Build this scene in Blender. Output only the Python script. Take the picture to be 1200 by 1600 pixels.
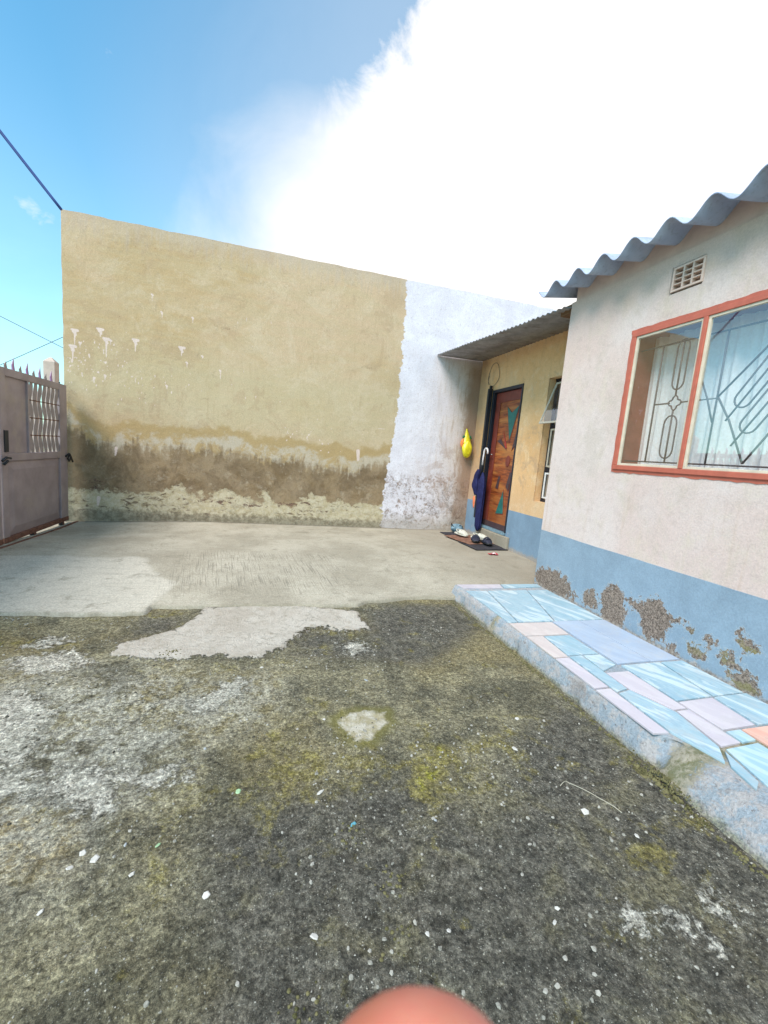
import bpy, math, random
import numpy as np
from mathutils import Vector, Matrix

for _o in list(bpy.data.objects):
    bpy.data.objects.remove(_o)
R = math.radians
PI = math.pi
SC = bpy.context.scene
COL = SC.collection

# ------------------------------------------------------------------ camera
CAM_H = 1.17
yaw, pit, rol = R(15.7805), R(7.7547), R(4.8561)
Fw = Vector((math.sin(yaw) * math.cos(pit), math.cos(yaw) * math.cos(pit), -math.sin(pit)))
Rt = Vector((math.cos(yaw), -math.sin(yaw), 0))
Up = Rt.cross(Fw)
R2 = Rt * math.cos(rol) + Up * math.sin(rol)
U2 = -Rt * math.sin(rol) + Up * math.cos(rol)
cd = bpy.data.cameras.new('camera')
cam = bpy.data.objects.new('camera', cd)
COL.objects.link(cam)
mw = Matrix.Identity(4)
for i in range(3):
    mw[i][0] = R2[i]; mw[i][1] = U2[i]; mw[i][2] = -Fw[i]
mw[0][3], mw[1][3], mw[2][3] = 0, 0, CAM_H
cam.matrix_world = mw
cd.sensor_fit = 'VERTICAL'
cd.sensor_height = 36
cd.lens = 36 * 662.6 / 1600
cd.clip_start = 0.008
cd.clip_end = 2000
cd.dof.use_dof = True
cd.dof.focus_distance = 3.5
cd.dof.aperture_fstop = 20
SC.camera = cam

# ------------------------------------------------------------------ world, sun, exposure
SUN_EL, SUN_AZ = R(50), R(230)            # azimuth measured from +Y towards +X
EXPO = 0.85
w = bpy.data.worlds.new("World")
SC.world = w
w.use_nodes = True
wn, wl = w.node_tree.nodes, w.node_tree.links
wn.clear()


class G:
    """tiny helper to write node graphs"""
    def __init__(s, tree):
        s.t = tree; s.n = tree.nodes; s.l = tree.links
        s.pos = None

    def put(s, sock, v):
        if v is None:
            return
        if isinstance(v, bpy.types.NodeSocket):
            s.l.new(v, sock)
        else:
            if isinstance(v, (tuple, list)) and len(v) == 3 and len(sock.default_value) == 4:
                v = (*v, 1)
            sock.default_value = v

    def m(s, op, a, b=None, c=None, clamp=False):
        n = s.n.new('ShaderNodeMath'); n.operation = op; n.use_clamp = clamp
        s.put(n.inputs[0], a); s.put(n.inputs[1], b); s.put(n.inputs[2], c)
        return n.outputs[0]

    def vm(s, op, a, b=None, out=0):
        n = s.n.new('ShaderNodeVectorMath'); n.operation = op
        s.put(n.inputs[0], a); s.put(n.inputs[1], b)
        return n.outputs[out]

    def P(s):
        if s.pos is None:
            s.pos = s.n.new('ShaderNodeNewGeometry').outputs['Position']
        return s.pos

    def O(s):
        return s.n.new('ShaderNodeTexCoord').outputs['Object']

    def xyz(s, v=None):
        n = s.n.new('ShaderNodeSeparateXYZ'); s.put(n.inputs[0], v if v is not None else s.P())
        return n.outputs

    def vec(s, x, y, z):
        n = s.n.new('ShaderNodeCombineXYZ')
        s.put(n.inputs[0], x); s.put(n.inputs[1], y); s.put(n.inputs[2], z)
        return n.outputs[0]

    def noise(s, sc, det=4, rough=.55, vec=None, dist=0, lac=2.0):
        n = s.n.new('ShaderNodeTexNoise')
        n.inputs['Scale'].default_value = sc; n.inputs['Detail'].default_value = det
        n.inputs['Roughness'].default_value = rough; n.inputs['Distortion'].default_value = dist
        n.inputs['Lacunarity'].default_value = lac
        s.l.new(vec if vec is not None else s.P(), n.inputs['Vector'])
        return n.outputs['Fac']

    def voro(s, sc, feature='F1', vec=None, out='Distance', rnd=1.0):
        n = s.n.new('ShaderNodeTexVoronoi'); n.feature = feature
        n.inputs['Scale'].default_value = sc; n.inputs['Randomness'].default_value = rnd
        s.l.new(vec if vec is not None else s.P(), n.inputs['Vector'])
        return n.outputs[out]

    def ss(s, v, a, b, lo=0.0, hi=1.0):
        n = s.n.new('ShaderNodeMapRange'); n.interpolation_type = 'SMOOTHSTEP'
        s.put(n.inputs[0], v); s.put(n.inputs[1], a); s.put(n.inputs[2], b)
        n.inputs[3].default_value = lo; n.inputs[4].default_value = hi
        return n.outputs[0]

    def mix(s, f, a, b, mode='MIX'):
        n = s.n.new('ShaderNodeMix'); n.data_type = 'RGBA'; n.blend_type = mode
        s.put(n.inputs[0], f); s.put(n.inputs[6], a); s.put(n.inputs[7], b)
        return n.outputs[2]

    def attr(s, name):
        n = s.n.new('ShaderNodeAttribute'); n.attribute_name = name
        return n.outputs['Fac']

    def scale(s, v, k):
        return s.vm('MULTIPLY', v, k)

    def bump(s, h, strength=.5, dist=.01, normal=None):
        n = s.n.new('ShaderNodeBump'); n.inputs['Strength'].default_value = strength
        n.inputs['Distance'].default_value = dist
        s.put(n.inputs['Height'], h)
        if normal is not None:
            s.l.new(normal, n.inputs['Normal'])
        return n.outputs[0]

    def bsdf(s, col, rough=.9, normal=None, spec=.3, metal=0.0, **kw):
        n = s.n.new('ShaderNodeBsdfPrincipled')
        s.put(n.inputs['Base Color'], col); s.put(n.inputs['Roughness'], rough)
        s.put(n.inputs['Metallic'], metal); s.put(n.inputs['Specular IOR Level'], spec)
        if normal is not None:
            s.l.new(normal, n.inputs['Normal'])
        for k, v in kw.items():
            s.put(n.inputs[k.replace('_', ' ')], v)
        o = s.n.new('ShaderNodeOutputMaterial')
        s.l.new(n.outputs[0], o.inputs[0])
        return n


def newmat(name):
    m = bpy.data.materials.new(name); m.use_nodes = True
    m.node_tree.nodes.clear()
    return m, G(m.node_tree)


g = G(w.node_tree)
STR = 0.1
sky = wn.new('ShaderNodeTexSky'); sky.sky_type = 'NISHITA'; sky.sun_disc = False
sky.sun_elevation = SUN_EL; sky.sun_rotation = SUN_AZ
sky.air_density = 1.0; sky.dust_density = 0.6; sky.ozone_density = 1.2
tc = wn.new('ShaderNodeTexCoord')
D = tc.outputs['Generated']
dx, dy, dz = g.xyz(D)
# cloud bank: everything on the right-hand side of a great circle, ragged above, melting below
ax = Vector((0.80, 0.28, -0.36)).normalized()
side = g.vm('DOT_PRODUCT', D, tuple(ax), out='Value')
puff = g.noise(7.5, 9, .66, D, .5)
puff2 = g.noise(3.0, 6, .6, D, .4)
s1 = g.m('ADD', side, g.m('MULTIPLY', g.m('SUBTRACT', puff, .5), .26))
hard = g.ss(s1, .075, .17)
soft = g.m('POWER', g.ss(g.m('ADD', side, g.m('MULTIPLY', g.m('SUBTRACT', puff2, .5), .26)), -.20, .22), 1.7)
crisp = g.ss(dz, .50, .66)
bank = g.m('ADD', g.m('MULTIPLY', hard, crisp), g.m('MULTIPLY', soft, g.m('SUBTRACT', 1, crisp)), clamp=True)
wisp = g.noise(7.0, 7, .6, g.scale(D, (1, 1, 1.8)), .5)
wispm = g.m('MULTIPLY', g.ss(wisp, .64, .82), .5)
horizon = g.m('MULTIPLY', g.ss(dz, .60, .0), .26)
veil = g.m('MULTIPLY', g.ss(side, -.30, .14), .24)
cover = g.m('MAXIMUM', g.m('MAXIMUM', bank, wispm), g.m('MAXIMUM', horizon, veil))
blue = g.mix(1.0, sky.outputs[0], (.86, 1.60, 1.58), 'MULTIPLY')
CL = 1.25 / STR / 2 ** EXPO
shade = g.m('MULTIPLY', g.ss(g.noise(2.4, 7, .62, g.vm('ADD', D, (4, 2, 1)), .6), .45, .68), .42)
cloudc = g.mix(shade, (CL * 1.0, CL * .97, CL * .96), (CL * .62, CL * .625, CL * .66))
skyc = g.mix(cover, blue, cloudc)
bg = wn.new('ShaderNodeBackground'); bg.inputs[1].default_value = STR
wl.new(skyc, bg.inputs[0])
wo = wn.new('ShaderNodeOutputWorld'); wl.new(bg.outputs[0], wo.inputs[0])

ld = bpy.data.lights.new('sun', 'SUN'); ld.energy = 2.55; ld.angle = R(28); ld.color = (1, .865, .78)
lo = bpy.data.objects.new('sun', ld); COL.objects.link(lo)
sdv = Vector((math.cos(SUN_EL) * math.sin(SUN_AZ), math.cos(SUN_EL) * math.cos(SUN_AZ), math.sin(SUN_EL)))
lo.rotation_euler = sdv.to_track_quat('Z', 'Y').to_euler()
SC.view_settings.view_transform = 'Standard'
SC.view_settings.look = 'None'
SC.view_settings.gamma = 1
SC.view_settings.use_curve_mapping = False
SC.view_settings.exposure = EXPO

# ------------------------------------------------------------------ helpers
random.seed(7)
RNG = np.random.default_rng(7)
ORG = {}


def tag(o, label=None, cat=None, group=None, kind=None):
    if label: o['label'] = label
    if cat: o['category'] = cat
    if group: o['group'] = group
    if kind: o['kind'] = kind
    return o


def thing(name, loc, label, cat, group=None):
    o = bpy.data.objects.new(name, None); COL.objects.link(o)
    o.empty_display_size = .1
    o.location = loc; ORG[o.name] = Vector(loc)
    return tag(o, label, cat, group)


class MB:
    def __init__(s): s.v = []; s.f = []

    def add(s, vs, fs):
        b = len(s.v); s.v += [tuple(v) for v in vs]; s.f += [tuple(b + i for i in f) for f in fs]
        return s

    def box(s, x0, x1, y0, y1, z0, z1):
        if x0 > x1: x0, x1 = x1, x0
        if y0 > y1: y0, y1 = y1, y0
        if z0 > z1: z0, z1 = z1, z0
        return s.add([(x0, y0, z0), (x1, y0, z0), (x1, y1, z0), (x0, y1, z0), (x0, y0, z1), (x1, y0, z1), (x1, y1, z1), (x0, y1, z1)],
                     [(0, 3, 2, 1), (4, 5, 6, 7), (0, 1, 5, 4), (1, 2, 6, 5), (2, 3, 7, 6), (3, 0, 4, 7)])

    def prism(s, poly, d0, d1, axis='z'):
        """poly: 2D points; axis z -> (x,y), axis x -> (y,z), axis y -> (x,z)"""
        def mk(p, d):
            return {'z': (p[0], p[1], d), 'x': (d, p[0], p[1]), 'y': (p[0], d, p[1])}[axis]
        ar = sum(poly[i][0] * poly[(i + 1) % len(poly)][1] - poly[(i + 1) % len(poly)][0] * poly[i][1] for i in range(len(poly)))
        if ar < 0: poly = poly[::-1]
        if d0 > d1: d0, d1 = d1, d0
        n = len(poly)
        vs = [mk(p, d0) for p in poly] + [mk(p, d1) for p in poly]
        fs = [tuple(range(n))[::-1], tuple(range(n, 2 * n))] + [(i, (i + 1) % n, n + (i + 1) % n, n + i) for i in range(n)]
        if axis == 'y': fs = [f[::-1] for f in fs]
        return s.add(vs, fs)

    def tube(s, path, r, seg=8, closed=False):
        path = [Vector(p) for p in path]; n = len(path)
        rs = r if isinstance(r, (list, tuple)) else [r] * n
        vs = []; prev = None
        for i, p in enumerate(path):
            if closed: t = path[(i + 1) % n] - path[i - 1]
            else: t = path[min(i + 1, n - 1)] - path[max(i - 1, 0)]
            t.normalize()
            if prev is None:
                a = Vector((0, 0, 1)) if abs(t.z) < .9 else Vector((1, 0, 0))
                u = t.cross(a).normalized()
            else:
                u = (prev - t * prev.dot(t)).normalized()
            prev = u; v = t.cross(u)
            for k in range(seg):
                an = 2 * PI * k / seg
                vs.append(p + (u * math.cos(an) + v * math.sin(an)) * rs[i])
        fs = []
        for i in range(n if closed else n - 1):
            j = (i + 1) % n
            for k in range(seg):
                k2 = (k + 1) % seg
                fs.append((i * seg + k, i * seg + k2, j * seg + k2, j * seg + k))
        if not closed:
            fs.append(tuple(range(seg))[::-1]); fs.append(tuple((n - 1) * seg + k for k in range(seg)))
        return s.add(vs, fs)

    def rings(s, rings, cap=True):
        n = len(rings[0]); vs = [p for r in rings for p in r]; fs = []
        for i in range(len(rings) - 1):
            for k in range(n):
                k2 = (k + 1) % n
                fs.append((i * n + k, i * n + k2, (i + 1) * n + k2, (i + 1) * n + k))
        if cap:
            fs.append(tuple(range(n))[::-1]); fs.append(tuple((len(rings) - 1) * n + k for k in range(n)))
        return s.add(vs, fs)

    def build(s, name, mat, parent=None, smooth=False, bevel=0, org=None):
        me = bpy.data.meshes.new(name)
        o0 = ORG[parent.name] if parent is not None else Vector(org or (0, 0, 0))
        me.from_pydata([tuple(Vector(v) - o0) for v in s.v], [], s.f)
        me.update()
        return finish(name, me, mat, parent, smooth, bevel, o0)


def finish(name, me, mat, parent, smooth, bevel, o0):
    if smooth:
        me.polygons.foreach_set('use_smooth', [True] * len(me.polygons))
    o = bpy.data.objects.new(name, me); COL.objects.link(o)
    me.materials.append(mat)
    ORG[o.name] = Vector(o0)
    if parent is not None: o.parent = parent
    else: o.location = o0
    if bevel:
        b = o.modifiers.new('bevel', 'BEVEL'); b.width = bevel; b.segments = 2; b.limit_method = 'ANGLE'
        b.harden_normals = False
    return o


def gridmesh(name, X, Y, Z, mat, parent=None, attrs=None, keep=None, flip=False, smooth=True, org=(0, 0, 0)):
    """X,Y,Z 2-D arrays -> mesh; keep: 2-D bool of faces"""
    o0 = np.array(ORG[parent.name]) if parent is not None else np.array(org, float)
    ny, nx = X.shape
    co = np.stack([X.ravel() - o0[0], Y.ravel() - o0[1], Z.ravel() - o0[2]], 1).astype(np.float32)
    idx = np.arange(ny * nx).reshape(ny, nx)
    q = np.stack([idx[:-1, :-1], idx[:-1, 1:], idx[1:, 1:], idx[1:, :-1]], -1).reshape(-1, 4)
    if keep is not None: q = q[keep.ravel()]
    if flip: q = q[:, ::-1]
    me = bpy.data.meshes.new(name)
    me.vertices.add(len(co)); me.vertices.foreach_set('co', co.ravel())
    me.loops.add(q.size); me.loops.foreach_set('vertex_index', q.ravel().astype(np.int32))
    me.polygons.add(len(q)); me.polygons.foreach_set('loop_start', (np.arange(len(q)) * 4).astype(np.int32))
    for k, v in (attrs or {}).items():
        a = me.attributes.new(k, 'FLOAT', 'POINT'); a.data.foreach_set('value', v.ravel().astype(np.float32))
    me.update(calc_edges=True); me.validate()
    return finish(name, me, mat, parent, smooth, 0, tuple(o0))


def sdf_poly(px, py, poly):
    """signed distance, positive inside"""
    poly = np.array(poly, float); n = len(poly)
    d = np.full(px.shape, 1e9); ins = np.zeros(px.shape, bool)
    for i in range(n):
        a = poly[i]; b = poly[(i + 1) % n]; e = b - a
        wx = px - a[0]; wy = py - a[1]
        t = np.clip((wx * e[0] + wy * e[1]) / max(1e-9, e @ e), 0, 1)
        d = np.minimum(d, (wx - e[0] * t) ** 2 + (wy - e[1] * t) ** 2)
        c = ((a[1] <= py) != (b[1] <= py))
        with np.errstate(divide='ignore', invalid='ignore'):
            xi = a[0] + (py - a[1]) * e[0] / (e[1] if e[1] != 0 else 1e-12)
        ins ^= c & (px < xi)
    d = np.sqrt(d)
    return np.where(ins, d, -d)


def vnoise(x, y, sc, seed=0, octs=4):
    """value noise fbm, about -1..1"""
    r = np.random.default_rng(seed); tot = np.zeros(x.shape); amp = 1; nrm = 0
    for o in range(octs):
        T = r.random((256, 256)); X = x * sc * 2 ** o + 37.3 * o; Y = y * sc * 2 ** o + 11.7 * o
        xi = np.floor(X).astype(int); yi = np.floor(Y).astype(int); fx = X - xi; fy = Y - yi
        fx = fx * fx * (3 - 2 * fx); fy = fy * fy * (3 - 2 * fy)
        a = T[yi % 256, xi % 256]; b = T[yi % 256, (xi + 1) % 256]; c = T[(yi + 1) % 256, xi % 256]; e = T[(yi + 1) % 256, (xi + 1) % 256]
        tot += amp * ((a * (1 - fx) + b * fx) * (1 - fy) + (c * (1 - fx) + e * fx) * fy - .5) * 2
        nrm += amp; amp *= .5
    return tot / nrm


def sstep(a, b, x):
    t = np.clip((x - a) / (b - a), 0, 1); return t * t * (3 - 2 * t)


def hg(x, y):           # dark yard surface
    return -0.12 + 0.03 * sstep(2.9, 4.2, y)


def hs(x, y):           # slab surface
    return -0.094 + 0.094 * sstep(3.0, 4.7, y) - 0.06 * sstep(-.6, -2.6, x) * sstep(3.8, 6.2, y)


# ------------------------------------------------------------------ simple materials
def plain(name, col, rough=.6, spec=.4, metal=0.0, var=.12, nsc=14, bumpd=.0, dirt=None, bsc=60):
    m, q = newmat(name)
    n = q.noise(nsc, 5, .6)
    k = q.ss(n, .25, .75)
    c = q.mix(k, tuple(v * (1 - var) for v in col), tuple(min(1, v * (1 + var)) for v in col))
    if dirt:
        c = q.mix(q.m('MULTIPLY', q.ss(q.noise(nsc * .6, 6, .65), dirt[1], dirt[1] + .15), dirt[2]), c, dirt[0])
    nr = q.bump(q.noise(bsc, 4, .6), .6, bumpd) if bumpd else None
    q.bsdf(c, rough, nr, spec, metal)
    return m


M = {}
M['steel_dark'] = plain('steel_dark', (.018, .021, .028), .45)
M['bar'] = plain('bar', (.10, .085, .09), .5, dirt=((.18, .08, .05), .6, .6))
M['orange_frame'] = plain('orange_frame', (.47, .125, .08), .5, .4, var=.1, dirt=((.25, .10, .07), .62, .7), bumpd=.001)
M['putty'] = plain('putty', (.62, .54, .42), .7, var=.12, dirt=((.35, .2, .15), .66, .5))
M['reveal'] = plain('reveal', (.24, .07, .045), .6, var=.15)
M['gate_paint'] = plain('gate_paint', (.31, .255, .26), .5, .35, var=.16, nsc=5, dirt=((.36, .30, .26), .52, .6), bumpd=.0015)
M['gate_light'] = plain('gate_light', (.30, .26, .255), .6, .3, var=.15, nsc=20)
M['rust'] = plain('rust', (.17, .085, .06), .85, .2, var=.35, nsc=25, dirt=((.03, .02, .02), .55, .8), bumpd=.003)
M['rubber'] = plain('rubber', (.02, .02, .02), .7)
M['post'] = plain('post', (.55, .45, .38), .8, .2, var=.12, bumpd=.002)
M['spike'] = plain('spike', (.38, .22, .40), .5, .3)
M['pole'] = plain('pole', (.50, .58, .50), .6, .3)
M['cable'] = plain('cable', (.03, .07, .24), .6)
M['wire'] = plain('wire', (.10, .11, .12), .6)
M['navy'] = plain('navy', (.015, .018, .075), .75, .2, var=.3, nsc=20)
M['orange_cloth'] = plain('orange_cloth', (.75, .20, .08), .7)
M['chrome'] = plain('chrome', (.7, .7, .7), .25, .5, 1.0, var=.05)
M['yellow_bag'] = plain('yellow_bag', (.72, .62, .02), .35, .5, var=.2, nsc=30)
M['green'] = plain('green', (.03, .16, .07), .6)
M['fruit'] = plain('fruit', (.75, .22, .05), .5)
M['clog'] = plain('clog', (.55, .55, .47), .6, var=.15, nsc=30)
M['sandal'] = plain('sandal', (.022, .025, .045), .6, var=.4, nsc=40)
M['mat_rust'] = plain('mat_rust', (.22, .12, .085), .95, .1, var=.35, nsc=22, bumpd=.004, bsc=200)
M['mat_dark'] = plain('mat_dark', (.05, .048, .055), .95, .1, var=.3, nsc=22, bumpd=.004, bsc=200)
M['wrapper'] = plain('wrapper', (.55, .02, .05), .35, .5)
M['white_print'] = plain('white_print', (.75, .72, .72), .4)
M['bluebag'] = plain('bluebag', (.16, .26, .32), .4, .4, var=.3, nsc=30)
M['wood_red'] = plain('wood_red', (.17, .032, .02), .4, .4, var=.25, nsc=8)
M['teal'] = plain('teal', (.012, .13, .115), .45, var=.25)
M['inlay_dark'] = plain('inlay_dark', (.06, .035, .04), .45)
M['inlay_red'] = plain('inlay_red', (.35, .03, .025), .45)
M['black_frame'] = plain('black_frame', (.012, .016, .026), .4)
M['cream_sash'] = plain('cream_sash', (.5, .46, .38), .5)
M['white_sash'] = plain('white_sash', (.75, .75, .74), .5)
M['vent_clay'] = plain('vent_clay', (.66, .50, .42), .85, .2, var=.1, bumpd=.002)
M['room'] = plain('room', (.70, .68, .64), .9, .1)
M['wood_plain'] = plain('wood_plain', (.2, .12, .07), .8, .2, var=.3, nsc=8)
M['chip_white'] = plain('chip_white', (.55, .53, .48), .8, .2, var=.1, nsc=60, bumpd=.001)
M['chip_green'] = plain('chip_green', (.32, .48, .27), .7)
M['chip_blue'] = plain('chip_blue', (.10, .30, .36), .6)
M['stone_grey'] = plain('stone_grey', (.36, .38, .38), .8, .2, var=.15, nsc=60)
M['straw'] = plain('straw', (.45, .42, .33), .8, .2)

# door wood
m, q = newmat('door_wood')
x, y, z = q.xyz()
st = q.noise(1, 5, .6, q.vec(q.m('MULTIPLY', x, 9), q.m('MULTIPLY', y, 5), q.m('MULTIPLY', z, 42)), .4)
bd = q.noise(1, 2, .5, q.vec(0.0, q.m('MULTIPLY', y, 1.2), q.m('MULTIPLY', z, 9)))
c = q.mix(q.ss(st, .3, .72), (.11, .024, .009), (.40, .105, .022))
c = q.mix(q.m('MULTIPLY', q.ss(bd, .45, .7), .5), c, (.62, .27, .07))
c = q.mix(q.m('MULTIPLY', q.ss(z, 1.25, .35), .45), c, (.16, .035, .015))  # shade towards the door foot, painted into the wood colour
q.bsdf(c, .38, q.bump(st, .3, .002), .4)
M['door_wood'] = m

# glass
m, q = newmat('window_glass')
gl = q.n.new('ShaderNodeBsdfGlossy'); gl.inputs['Roughness'].default_value = .004
gl.inputs['Color'].default_value = (1, 1, 1, 1)
tr = q.n.new('ShaderNodeBsdfTransparent'); tr.inputs[0].default_value = (.985, .995, .995, 1)
fr = q.n.new('ShaderNodeFresnel'); fr.inputs[0].default_value = 2.5
wav = q.noise(1.3, 2, .5)
q.l.new(q.bump(wav, .05, .02), gl.inputs['Normal'])
mx = q.n.new('ShaderNodeMixShader'); oo = q.n.new('ShaderNodeOutputMaterial')
bf = q.n.new('ShaderNodeNewGeometry').outputs['Backfacing']
q.l.new(q.m('MULTIPLY', fr.outputs[0], q.m('SUBTRACT', 1.0, bf)), mx.inputs[0]); q.l.new(tr.outputs[0], mx.inputs[1]); q.l.new(gl.outputs[0], mx.inputs[2]); q.l.new(mx.outputs[0], oo.inputs[0])
M['glass'] = m

# lace curtain
m, q = newmat('lace_curtain')
x, y, z = q.xyz()
n = q.noise(60, 3, .6)
c = q.mix(q.ss(n, .3, .7), (.84, .83, .82), (.93, .93, .94))
b = q.bsdf(c, .9, None, .1)
tl = q.n.new('ShaderNodeBsdfTranslucent'); tl.inputs[0].default_value = (.8, .8, .8, 1)
mx = q.n.new('ShaderNodeMixShader'); mx.inputs[0].default_value = .12
oo = [k for k in q.n if k.type == 'OUTPUT_MATERIAL'][0]
q.l.new(b.outputs[0], mx.inputs[1]); q.l.new(tl.outputs[0], mx.inputs[2]); q.l.new(mx.outputs[0], oo.inputs[0])
M['curtain'] = m

# corrugated roofs
m, q = newmat('fibre_cement')
n = q.noise(3.5, 6, .6); n2 = q.noise(40, 4, .6)
c = q.mix(q.ss(n, .3, .7), (.33, .38, .52), (.46, .51, .63))
c = q.mix(q.m('MULTIPLY', q.ss(n2, .5, .7), .3), c, (.16, .17, .19))
q.bsdf(c, .85, q.bump(n2, .4, .002), .3)
M['fibre_cement'] = m
m, q = newmat('galvanised_sheet')
n = q.noise(6, 5, .6); n2 = q.noise(50, 3, .6)
c = q.mix(q.ss(n, .3, .7), (.20, .19, .19), (.33, .32, .32))
c = q.mix(q.m('MULTIPLY', q.ss(q.noise(9, 6, .7), .56, .68), .5), c, (.17, .11, .085))
q.bsdf(c, .5, q.bump(n2, .2, .001), .5, .55)
M['galv'] = m

# skin
m, q = newmat('skin')
n = q.noise(220, 4, .6); n2 = q.noise(60, 2, .5)
c = q.mix(q.ss(n2, .35, .65), (.56, .17, .10), (.78, .32, .22))
c = q.mix(q.m('MULTIPLY', q.ss(q.noise(140, 4, .7), .45, .65), .35), c, (.70, .16, .12))
b = q.bsdf(c, .5, q.bump(n, .15, .0004), .35)
b.inputs['Subsurface Weight'].default_value = .35
b.inputs['Subsurface Radius'].default_value = (.006, .002, .001)
b.inputs['Subsurface Scale'].default_value = 1.0
M['skin'] = m
M['nail'] = plain('nail', (.8, .5, .42), .3)

# ------------------------------------------------------------------ yard ground material
m, q = newmat('weathered_yard_concrete')
P = q.P()
nA = q.noise(.9, 6, .62, P, .3)
nB = q.noise(3.4, 9, .66, P, .4)
nC = q.noise(16, 8, .7, P)
nD = q.noise(85, 6, .72, P)
nE = q.noise(300, 3, .7, P)
edge = q.m('MULTIPLY', q.m('SUBTRACT', nC, .5), .16)
edgeB = q.m('MULTIPLY', q.m('SUBTRACT', nB, .5), .5)
# grey-olive body
c = q.mix(q.ss(nB, .40, .60), (.095, .088, .064), (.205, .185, .125))
c = q.mix(q.ss(nA, .46, .62), c, (.180, .152, .085))
dk = q.m('ADD', q.m('ADD', q.attr('dark'), edgeB), edge)
dkm = q.m('MULTIPLY', q.ss(dk, -.10, .12), .88)
cdark = q.mix(q.ss(nC, .35, .65), (.052, .050, .046), (.120, .112, .098))
cdark = q.mix(q.m('MULTIPLY', q.ss(nB, .52, .66), .75), cdark, (.150, .136, .088))
c = q.mix(dkm, c, cdark)
# tan
c = q.mix(q.m('MULTIPLY', q.ss(q.m('ADD', q.attr('tan'), edgeB), -.1, .15), .7), c, (.25, .20, .115))
# moss green-yellow
mo = q.m('ADD', q.m('MULTIPLY', q.ss(q.m('ADD', q.attr('olive'), edgeB), -.25, .2), .10), q.noise(5.5, 8, .72, P, .3))
c = q.mix(q.m('MULTIPLY', q.ss(mo, .57, .68), .75), c, (.175, .150, .050))
c = q.mix(q.m('MULTIPLY', q.ss(mo, .68, .76), .8), c, (.21, .20, .03))
# pale worn cement
pl = q.m('ADD', q.m('ADD', q.attr('pale'), edge), q.m('MULTIPLY', q.m('SUBTRACT', nD, .5), .10))
pl = q.m('ADD', pl, q.m('MULTIPLY', q.m('SUBTRACT', q.noise(22, 9, .82, P, .4), .5), .42))
plm = q.m('MULTIPLY', q.ss(pl, -.012, .022), .88)
c = q.mix(plm, c, q.mix(q.ss(nC, .35, .65), (.29, .28, .255), (.47, .45, .415)))
# broad film of grey bloom on the left
bl = q.m('MULTIPLY', q.ss(q.m('ADD', q.attr('bloom'), edgeB), -.2, .35), q.ss(q.noise(11, 9, .78, P, .3), .41, .55))
c = q.mix(q.m('MULTIPLY', bl, .78), c, (.34, .33, .295))
# aggregate specks
v = q.voro(75, 'F1', P); vc = q.voro(75, 'F1', P, 'Color')
vr = q.xyz(vc)[0]
sp = q.m('MULTIPLY', q.ss(v, q.m('MULTIPLY', vr, .34), .0), q.ss(vr, .72, .78))
v2 = q.voro(190, 'F1', P); vr2 = q.xyz(q.voro(190, 'F1', P, 'Color'))[1]
sp2 = q.m('MULTIPLY', q.ss(v2, .38, .2), q.ss(vr2, .80, .86))
c = q.mix(q.m('MULTIPLY', sp, .75), c, (.42, .40, .35))
c = q.mix(q.m('MULTIPLY', sp2, .6), c, (.38, .37, .33))
# mid-size mottling, with cavity shade painted into its dark parts
nM = q.noise(34, 8, .78, P, .3)
c = q.mix(1.0, c, q.mix(q.ss(nM, .38, .62), (.66, .64, .60), (1.34, 1.33, 1.30)), 'MULTIPLY')
c = q.mix(q.m('MULTIPLY', q.ss(q.noise(8, 9, .8, q.vm('ADD', P, (3, 8, 0)), .5), .60, .68), .55), c, (.27, .245, .19))
c = q.mix(q.m('MULTIPLY', q.ss(q.noise(10, 8, .8, q.vm('ADD', P, (13, 2, 0)), .5), .60, .70), .6), c, (.042, .040, .034))
# grain
c = q.mix(1.0, c, q.mix(q.ss(nD, .3, .7), (.48, .48, .48), (1.5, 1.48, 1.46)), 'MULTIPLY')
c = q.mix(1.0, c, q.mix(q.ss(nE, .3, .7), (.7, .7, .7), (1.32, 1.32, 1.32)), 'MULTIPLY')
cv1 = q.xyz(q.voro(110, 'F1', q.vm('ADD', P, q.scale(q.vec(nC, nD, 0.0), (.02, .02, 0))), 'Color'))[0]
cv2 = q.xyz(q.voro(230, 'F1', P, 'Color'))[1]
c = q.mix(1.0, c, q.mix(cv1, (.74, .74, .74), (1.24, 1.24, 1.22)), 'MULTIPLY')
c = q.mix(1.0, c, q.mix(cv2, (.80, .80, .80), (1.20, 1.20, 1.19)), 'MULTIPLY')
gck = q.voro(1.15, 'DISTANCE_TO_EDGE', q.vm('ADD', P, q.scale(q.vec(nC, nB, 0.0), (.45, .6, 0))))
c = q.mix(q.m('MULTIPLY', q.m('MULTIPLY', q.ss(gck, .006, .001), q.ss(nA, .46, .54)), .75), c, (.03, .028, .022))
c = q.mix(1.0, c, (1.43, 1.45, 1.42), 'MULTIPLY')
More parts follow.
